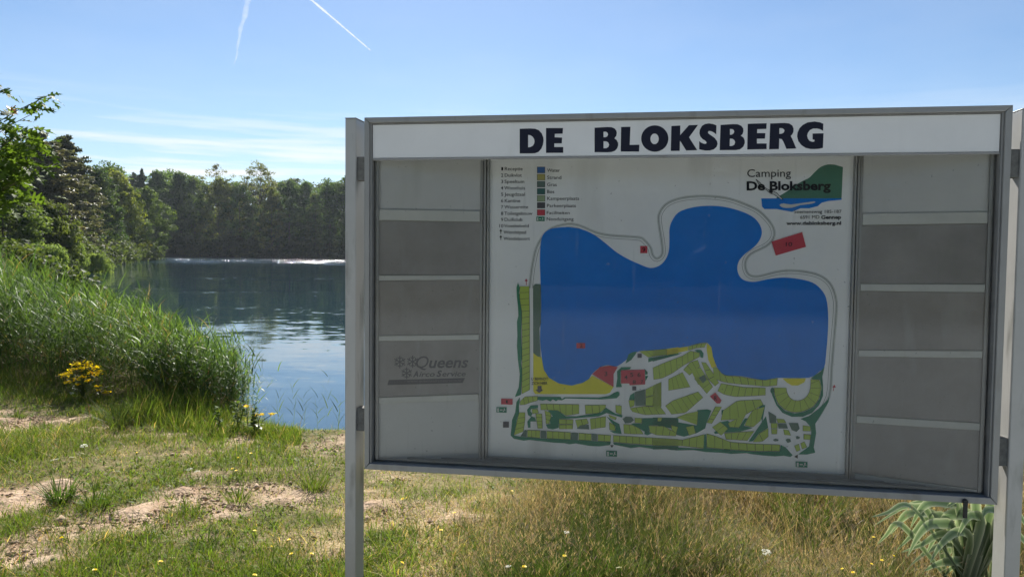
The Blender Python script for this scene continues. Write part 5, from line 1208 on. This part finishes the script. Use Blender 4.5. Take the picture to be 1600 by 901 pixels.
def flax():
    b = on_ground(1532, 950); t = empty('flax_plant', b, 'clump of arching striped strap leaves beside the right board post', 'plant')
    zf = lambda p: (1200 + .25 * p[0], 700 + .25 * p[1])
    # each leaf as the photograph shows it, from where it comes out of the clump to its tip, with its width there
    L_ = [([(1180, 360), (1130, 345), (1010, 340), (940, 400), (890, 500)], 46), ([(1050, 440), (960, 400), (880, 405), (820, 460), (765, 540)], 44), ([(1120, 450), (1040, 425), (980, 450), (900, 540), (800, 640)], 38), ([(1270, 440), (1210, 410), (1130, 425), (1060, 520), (985, 670)], 56),
          ([(1160, 500), (1080, 470), (1000, 480), (930, 560), (870, 680)], 44), ([(1440, 440), (1400, 385), (1360, 390), (1345, 430)], 40), ([(1370, 500), (1335, 400), (1290, 460), (1225, 545)], 44), ([(1260, 500), (1215, 430), (1190, 520), (1130, 640), (1080, 720)], 52), ([(1330, 460), (1290, 420), (1240, 440), (1170, 580)], 44),
          ([(1220, 720), (1140, 705), (1050, 725), (970, 770)], 40), ([(1280, 700), (1230, 680), (1150, 740), (1100, 800)], 36), ([(1320, 520), (1340, 460), (1350, 560), (1340, 640), (1300, 800)], 60), ([(1400, 560), (1410, 450), (1390, 560), (1370, 680)], 56), ([(1360, 600), (1330, 535), (1280, 560), (1260, 660), (1250, 800)], 52),
          ([(1000, 400), (920, 365), (860, 365), (790, 395)], 34), ([(1200, 380), (1130, 330), (900, 345), (650, 490)], 30), ([(950, 420), (850, 350), (750, 400), (640, 430)], 26), ([(880, 520), (800, 470), (740, 540), (680, 600)], 26), ([(1150, 560), (1060, 540), (960, 600), (830, 650)], 32), ([(1200, 640), (1120, 600), (1000, 640), (880, 740)], 34),
          ([(1420, 500), (1500, 380), (1580, 430), (1640, 540)], 46), ([(1420, 600), (1520, 520), (1620, 600), (1680, 720)], 46), ([(1380, 420), (1400, 300), (1480, 320), (1530, 420)], 46), ([(1300, 400), (1280, 300), (1200, 310), (1100, 380)], 44), ([(1340, 640), (1320, 560), (1210, 600), (1130, 720)], 44), ([(1380, 640), (1420, 560), (1440, 660), (1430, 780)], 50), ([(1260, 560), (1180, 520), (1080, 600), (1010, 720)], 40)]
    rr = random.Random(9)
    for pts, wpx in L_:
        d0 = b[1] - .05; d1 = b[1] + rr.uniform(-.22, .12); n = len(pts)
        P = [Vector(at_dist(*zf(p), d0 + (d1 - d0) * (i + 1) / n)) - Vector(b) for i, p in enumerate(pts)]
        base = Vector((rr.uniform(-.16, .10), rr.uniform(-.08, .08), 0)); low = base.lerp(P[0], .5); low.z = max(low.z, .05)
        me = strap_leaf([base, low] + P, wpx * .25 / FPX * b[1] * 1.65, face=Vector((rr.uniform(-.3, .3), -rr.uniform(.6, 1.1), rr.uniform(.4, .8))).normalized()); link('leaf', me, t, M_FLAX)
flax()
def tuft(px, py, n, h, c, label, name='grass_tuft', cat='grass tuft', group='grass tufts on the sandy lawn', spread=.07, w=.007):
    p = on_ground(px, py); k = n
    a = rng.uniform(0, 2 * pi, k); r = spread * np.sqrt(rng.random(k)); B = np.stack([np.cos(a) * r, np.sin(a) * r, np.full(k, -.01)], -1)
    col = jitter(c, k, .2, .08)
    V, F, C = blades(B, h * rng.lognormal(0, .3, k), rng.uniform(.6, 1.3, k) * w, a + rng.normal(0, .6, k), np.abs(rng.normal(.35, .25, k)), rng.uniform(.2, 1.2, k), col, 'tuft', segs=3)
    o = link(name, mesh_np(name, V, F, C), m=M_GRASS, loc=p); tag(o, label, cat, group)
for a in [(96, 782, 190, .17, (.055, .10, .022), 'large dark green grass tuft on the sand at the far left'), (152, 790, 120, .12, (.065, .11, .022), 'broad dark tuft right of the large dark green one'),
          (372, 783, 110, .10, (.11, .16, .03), 'bright green tuft in the middle of the bare sand'), (28, 652, 80, .09, (.07, .11, .025), 'small tuft on the upper sand strip at the left edge'), (70, 668, 90, .08, (.07, .11, .025), 'low tuft just right of the small tuft on the upper sand strip'),
          (490, 765, 130, .15, (.10, .145, .03), 'tall pale green tuft close to the left board post'), (300, 800, 60, .07, (.08, .12, .03), 'low tuft below the bright green one on the sand'), (320, 852, 90, .07, (.05, .09, .02), 'dark low tuft in the front lawn below the bare sand'),
          (445, 895, 80, .09, (.11, .17, .03), 'fresh broad bladed tuft at the bottom edge left of the post'), (185, 668, 170, .26, (.06, .09, .03), 'tall bushy tuft with tiny yellow flowers before the reeds'), (626, 900, 36, .16, (.14, .20, .03), 'bright upright blades under the board near the left post')]: tuft(*a)
def leafy_plant(px, py, h, n, label, c=(.08, .13, .03), lw=.03):
    p = on_ground(px, py); t = empty('leafy_weed', p, label, 'plant', 'leafy weeds at the bank')
    rr = random.Random(px); mb = MB(); me0 = None
    V = [(0, 0, 0), (.28, .3, .05), (.3, .6, .04), (0, 1, -.1), (-.3, .6, .04), (-.28, .3, .05), (0, .5, -.02)]; F = [(0, 1, 6), (1, 2, 6), (2, 3, 6), (3, 4, 6), (4, 5, 6), (5, 0, 6)]
    me = bpy.data.meshes.new('leaf'); me.from_pydata(V, [], F); me.materials.append(leaf_mat('weed_leaf', c, .4, rough=.6, spec=.12))
    for s in range(n):
        a = rr.uniform(0, 6.28); e = Vector((cos(a) * h * .35 * rr.random(), sin(a) * h * .35 * rr.random(), h * rr.uniform(.7, 1.1))); mb.tube([(0, 0, -.01), e * .5 + Vector((0, 0, .02)), e], [.004, .003, .0015], 5)
        for k in range(9):
            f = .25 + .75 * k / 8; o = link('leaf', me, t, loc=e * f); sc = lw * rr.uniform(1.2, 2.2) * (1.2 - .4 * f); o.scale = (sc, sc, sc); o.rotation_euler = (rr.uniform(-.3, .9), rr.uniform(-.5, .5), k * 2.4 + a)
    mb.build('stem', M_STEM, t)
leafy_plant(372, 668, .30, 6, 'leafy green weed at the right end of the bank grass'); leafy_plant(398, 676, .24, 5, 'smaller leafy weed at the water beside the single reeds')
leafy_plant(345, 672, .22, 4, 'low leafy weed half hidden in the bank grass')
for a in [(900, 912, 1500, .21, (.06, .10, .022), 'dark green clump of fine grass under the middle of the board', .24), (985, 900, 1300, .24, (.075, .105, .032), 'grey green grass clump right of the dark green one', .22), (1060, 880, 900, .22, (.11, .12, .045), 'olive grass clump among the straw right of the grey green one', .19),
          (1262, 822, 900, .26, (.085, .13, .03), 'fresh green grass clump just below the sill of the right wing', .17), (826, 908, 1000, .15, (.08, .12, .03), 'low green grass clump at the left end of the tall grass', .22), (1130, 905, 700, .17, (.12, .12, .05), 'low olive grass clump at the bottom edge right of the middle', .2),
          (1318, 812, 700, .30, (.10, .075, .045), 'brown withered clump right of the fresh green one below the sill', .16), (1195, 800, 600, .26, (.14, .105, .06), 'brown withered clump left of the fresh green one below the sill', .16), (1010, 800, 600, .20, (.17, .13, .085), 'grey brown withered clump just below the sill left of the middle brown one', .18)]:
    tuft(*a[:6], name='grass_clump', cat='grass clump', group='green clumps in the tall grass under the board', spread=a[6], w=.0042)
def ragwort(px, py, h, heads, label):
    b = on_ground(px, py); t = empty('ragwort', b, label, 'flower', 'yellow ragwort by the reeds'); rr = random.Random(px * 3)
    mb = MB(); lm = MB()
    for hx, hy, s in heads:
        e = Vector(at_dist(hx, hy, b[1] + rr.uniform(-.12, .12))) - Vector(b)
        mb.tube([(0, 0, 0), e * .5 + Vector((-e.x * .2, 0, .03)), e], [.005, .004, .002], 5)
        V, F, C = [], [], []
        k = int(44 * s)
        P = rng.normal(0, 1, (k, 3)) * np.array([.030, .030, .012]) * s
        nrm = np.array([0, 0, 1.]) + rng.normal(0, .35, (k, 3)); nrm /= np.linalg.norm(nrm, axis=1, keepdims=True)
        V, F, C = leaf_quads(P, nrm, np.full(k, .020), jitter((.86, .68, .02), k, .1, .04), 1.2)
        o = tag(link('flower_head', mesh_np('flower_head', V, F, C), t, M_GOLD, loc=e), kind='stuff')
        for q in range(5):
            f = rr.uniform(.2, .8); a = rr.uniform(0, 6.28); c = e * f; d = Vector((cos(a), sin(a), .3)) * .06; n_ = Vector((-sin(a), cos(a), 0)) * .012
            lm.add([c, c + d * .5 + n_, c + d, c + d * .5 - n_], [(0, 1, 2, 3)])
    mb.build('stem', M_STEM, t); lm.build('leaves', M_STEM, t)
ragwort(130, 622, .3, [(122, 568, 1.1), (136, 567, 1.1), (148, 573, 1), (108, 582, .9), (101, 587, .9), (114, 577, .8), (128, 575, 1), (150, 584, .9), (142, 582, .8), (118, 592, .8), (106, 596, .7), (128, 588, .7), (154, 579, .7), (98, 584, .6), (138, 594, .6), (122, 600, .5)], 'bushy ragwort with many golden flower heads before the reeds')
ragwort(158, 622, .2, [(151, 603, .55), (153, 609, .5), (166, 612, .6)], 'small ragwort sprig right of the bushy ragwort')
ragwort(404, 678, .16, [(401, 648, .45), (426, 646, .5), (408, 647, .4)], 'small yellow flowering weed at the water edge')
ragwort(388, 672, .2, [(385, 634, .35)], 'single orange yellow flower head above the leafy bank weeds')

def flower_protos():
    hd = bmesh.new()
    for ring, (r, z, n) in enumerate(((.017, .002, 14), (.012, .006, 11), (.007, .009, 7))):
        for k in range(n):
            a = 2 * pi * k / n + ring * .3; c, s = cos(a), sin(a); w = .0035
            v = [hd.verts.new(p) for p in ((c * .002 - s * w * .4, s * .002 + c * w * .4, z), (c * r - s * w, s * r + c * w, z + .003), (c * r * 1.1, s * r * 1.1, z + .002), (c * r + s * w, s * r - c * w, z + .003), (c * .002 + s * w * .4, s * .002 - c * w * .4, z))]
            hd.faces.new(v)
    me = bpy.data.meshes.new('flower_head'); hd.to_mesh(me); hd.free(); me.materials.append(M_YELLOW)
    wm = bmesh.new(); rr = random.Random(3)
    for k in range(34):
        a, r = rr.uniform(0, 6.28), .03 * math.sqrt(rr.random()); cx, cy_ = cos(a) * r, sin(a) * r; z = .006 * (1 - (r / .03) ** 2) + rr.uniform(-.001, .001)
        v = [wm.verts.new((cx + .0042 * cos(q * pi / 3), cy_ + .0042 * sin(q * pi / 3), z + .001 * (q % 2))) for q in range(6)]; wm.faces.new(v)
    mw = bpy.data.meshes.new('flower_head'); wm.to_mesh(mw); wm.free(); mw.materials.append(M_WHITE_FL)
    sm = MB(); sm.tube([(0, 0, -.1), (.004, .002, -.05), (0, 0, 0)], [.0016, .0014, .0012], 5); ms = sm.data('stem'); ms.materials.append(M_STEM)
    return me, mw, ms
FY, FWH, FST = flower_protos()
def flower(px, py, label, kind='y', h=.09, s=1.0, group=None):
    """head centre at this pixel, standing h above the ground there"""
    o3, d = ray(px, py); zz = h; 
    for _ in range(4):
        tt = (zz - o3[2]) / d[2]; p = o3 + d * tt; zz = gz1(p[0], p[1]) + h
    name, cat = ('hawkbit', 'flower') if kind == 'y' else ('yarrow', 'flower')
    t = empty(name, (p[0], p[1], zz - h), label, cat, group or ('yellow flowers in the lawn' if kind == 'y' else 'white flowers in the lawn'))
    st = link('stem', FST, t, loc=(0, 0, h)); st.scale = (1, 1, (h + .02) / .1)
    s = s * (.62 if kind == 'y' else .8)
    hd = link('flower_head', FY if kind == 'y' else FWH, t, loc=(0, 0, h)); hd.scale = (s, s, s); hd.rotation_euler = (random.uniform(-.1, .55), random.uniform(-.3, .3), random.uniform(0, 6))
for px, py, lab, *r in [(148, 890, 'yellow flower nearest the bottom left corner of the lawn'), (251, 877, 'yellow flower in the front lawn midway between left edge and post'), (398, 829, 'lone yellow flower just below the bare sand patch'), (452, 843, 'yellow flower left of the post, topmost of the scattered four'),
    (424, 854, 'yellow flower left of the post, leftmost of the scattered four'), (455, 865, 'yellow flower directly below the topmost of the scattered four left of the post'), (487, 865, 'yellow flower closest to the foot of the left post'), (398, 898, 'yellow flower cut by the bottom edge left of the post'), (372, 715, 'upper yellow flower of three in the meadow above the sand'),
    (363, 732, 'middle yellow flower of three in the meadow above the sand'), (369, 735, 'lower yellow flower of three in the meadow above the sand'), (214, 707, 'yellow flower in the meadow before the bushy tuft'), (96, 840, 'tiny yellow flower beside the brown bare patch'), (392, 708, 'orange yellow flower near the small bare patch by the water'),
    (628, 879, 'yellow flower on a tall stem under the board near the left post', .16, 1.0), (819, 885, 'largest yellow flower in the grass under the board', .2, 1.0), (882, 868, 'flat yellow flower right of the largest one under the board', .2, .9), (800, 767, 'tiny yellow flower just below the board sill'), (710, 801, 'tiny yellow flower on the straw strip under the board'),
    (689, 828, 'orange flower on the straw strip under the board'), (629, 779, 'yellow flower on the grass right of the left post'), (1365, 839, 'yellow flower left of the striped strap leaves, topmost of the group', .28, .7), (1396, 868, 'yellow flower touching the striped strap leaves', .26, .7), (1378, 875, 'yellow flower between the two beside the strap leaves', .26, .7),
    (1362, 881, 'elongated yellow flower left in the group beside the strap leaves', .24, .7), (1333, 894, 'yellow flower at the bottom edge left of the strap leaves', .22, .8), (1316, 888, 'orange yellow flower leftmost of the group by the strap leaves', .22, .6)]:
    flower(px, py, lab, 'y', *(r if r else ()))
for px, py, lab, h, s in [(86, 718, 'white yarrow lying low in the meadow, leftmost of the white flowers', .08, 1.3), (131, 696, 'upper white yarrow head of the pair in the meadow', .16, 1.1), (128, 708, 'lower white yarrow head of the pair in the meadow', .13, .9), (112, 714, 'small white yarrow between the low one and the pair', .1, .7),
    (296, 733, 'white yarrow left of the two in the middle of the meadow', .08, .9), (308, 736, 'white yarrow right of the two in the middle of the meadow', .08, .8), (167, 604, 'white yarrow head right of the golden ragwort', .2, .8), (176, 603, 'white yarrow head farthest right beside the golden ragwort', .2, .8), (112, 614, 'white yarrow head below the golden ragwort', .14, .9),
    (885, 831, 'pale seed head in the tall grass under the board', .24, .6), (967, 886, 'white flower in the green grass under the middle of the board', .2, .6), (1197, 862, 'off white flower in the dry grass right of the middle', .24, .9), (794, 884, 'pale seed head left of the largest yellow flower', .2, .6)]:
    flower(px, py, lab, 'w', h, s)

# ------------------------------------------------------------------ vapour trails high above
def contrail(p0, p1, w0, w1, dens, label, wav):
    H = 9000.0
    def hi(px, py):
        o, d = ray(px, py); return np.array(o + d * ((H - o[2]) / d[2]))
    a, b = hi(*p0), hi(*p1); n = 60; V, F = [], []; d = (b - a) / np.linalg.norm(b - a); s = np.cross(d, [0, 0, 1.]); s /= np.linalg.norm(s); u = np.cross(s, d)
    for i in range(n + 1):
        t = i / n; c = a + (b - a) * t + s * wav * math.sin(t * 9) + s * wav * .6 * math.sin(t * 23 + 1); w = (w0 + (w1 - w0) * t) * (1 + .18 * math.sin(t * 31) + .1 * math.sin(t * 73)); 
        for k in range(10): V.append(c + (s * cos(k * pi / 5) + u * sin(k * pi / 5) * .6) * w)
    for i in range(n):
        for k in range(10): F.append((i * 10 + k, i * 10 + (k + 1) % 10, i * 10 + 10 + (k + 1) % 10, i * 10 + 10 + k))
    m, nt, bs = new_mat('vapour'); N, L = nt.nodes.new, nt.links.new; nt.nodes.remove(bs)
    tr = N('ShaderNodeBsdfTransparent'); di = N('ShaderNodeBsdfTranslucent'); di.inputs[0].default_value = (1, 1, 1, 1); d2 = N('ShaderNodeBsdfDiffuse'); d2.inputs[0].default_value = (1, 1, 1, 1)
    ad = N('ShaderNodeMixShader'); L(di.outputs[0], ad.inputs[1]); L(d2.outputs[0], ad.inputs[2])
    tc = N('ShaderNodeTexCoord'); nz = N('ShaderNodeTexNoise'); nz.inputs['Scale'].default_value = .004; nz.inputs['Detail'].default_value = 5; L(tc.outputs['Object'], nz.inputs['Vector'])
    lw = N('ShaderNodeLayerWeight'); lw.inputs[0].default_value = .5; inv = N('ShaderNodeMath'); inv.operation = 'SUBTRACT'; inv.inputs[0].default_value = 1; L(lw.outputs['Facing'], inv.inputs[1])
    mr = N('ShaderNodeMapRange'); mr.inputs[1].default_value = .3; mr.inputs[2].default_value = .62; mr.inputs[3].default_value = dens * .45; mr.inputs[4].default_value = dens; L(nz.outputs[0], mr.inputs[0])
    mu = N('ShaderNodeMath'); mu.operation = 'MULTIPLY'; L(mr.outputs[0], mu.inputs[0]); L(inv.outputs[0], mu.inputs[1])
    mx = N('ShaderNodeMixShader'); L(mu.outputs[0], mx.inputs[0]); L(tr.outputs[0], mx.inputs[1]); L(ad.outputs[0], mx.inputs[2]); L(mx.outputs[0], nt.nodes['Material Output'].inputs[0])
    c = (a + b) / 2; me = bpy.data.meshes.new('vapour_trail'); me.from_pydata([tuple(v - c) for v in V], [], F); me.shade_smooth()
    o = link('vapour_trail', me, m=m, loc=c); tag(o, label, 'vapour trail')
contrail((470, -14), (579, 79), 75, 40, .95, 'sharp straight white vapour trail in the middle of the sky', 0)
contrail((390, -16), (366, 100), 130, 30, .5, 'faint ragged vapour trail left of the sharp one', 26)

# ------------------------------------------------------------------ haze over the lake
if HAZE_DENSITY:
    m = bpy.data.materials.new('haze'); m.use_nodes = True; nt = m.node_tree; nt.nodes.clear()
    o = nt.nodes.new('ShaderNodeOutputMaterial'); v = nt.nodes.new('ShaderNodeVolumePrincipled')
    v.inputs['Color'].default_value = (.78, .87, 1, 1); v.inputs['Density'].default_value = HAZE_DENSITY; v.inputs['Anisotropy'].default_value = .4
    nt.links.new(v.outputs[0], o.inputs['Volume'])
    mb = MB(); mb.box(-905, 905, -905, 905, -3.6, 30); tag(mb.build('haze', m), kind='stuff')
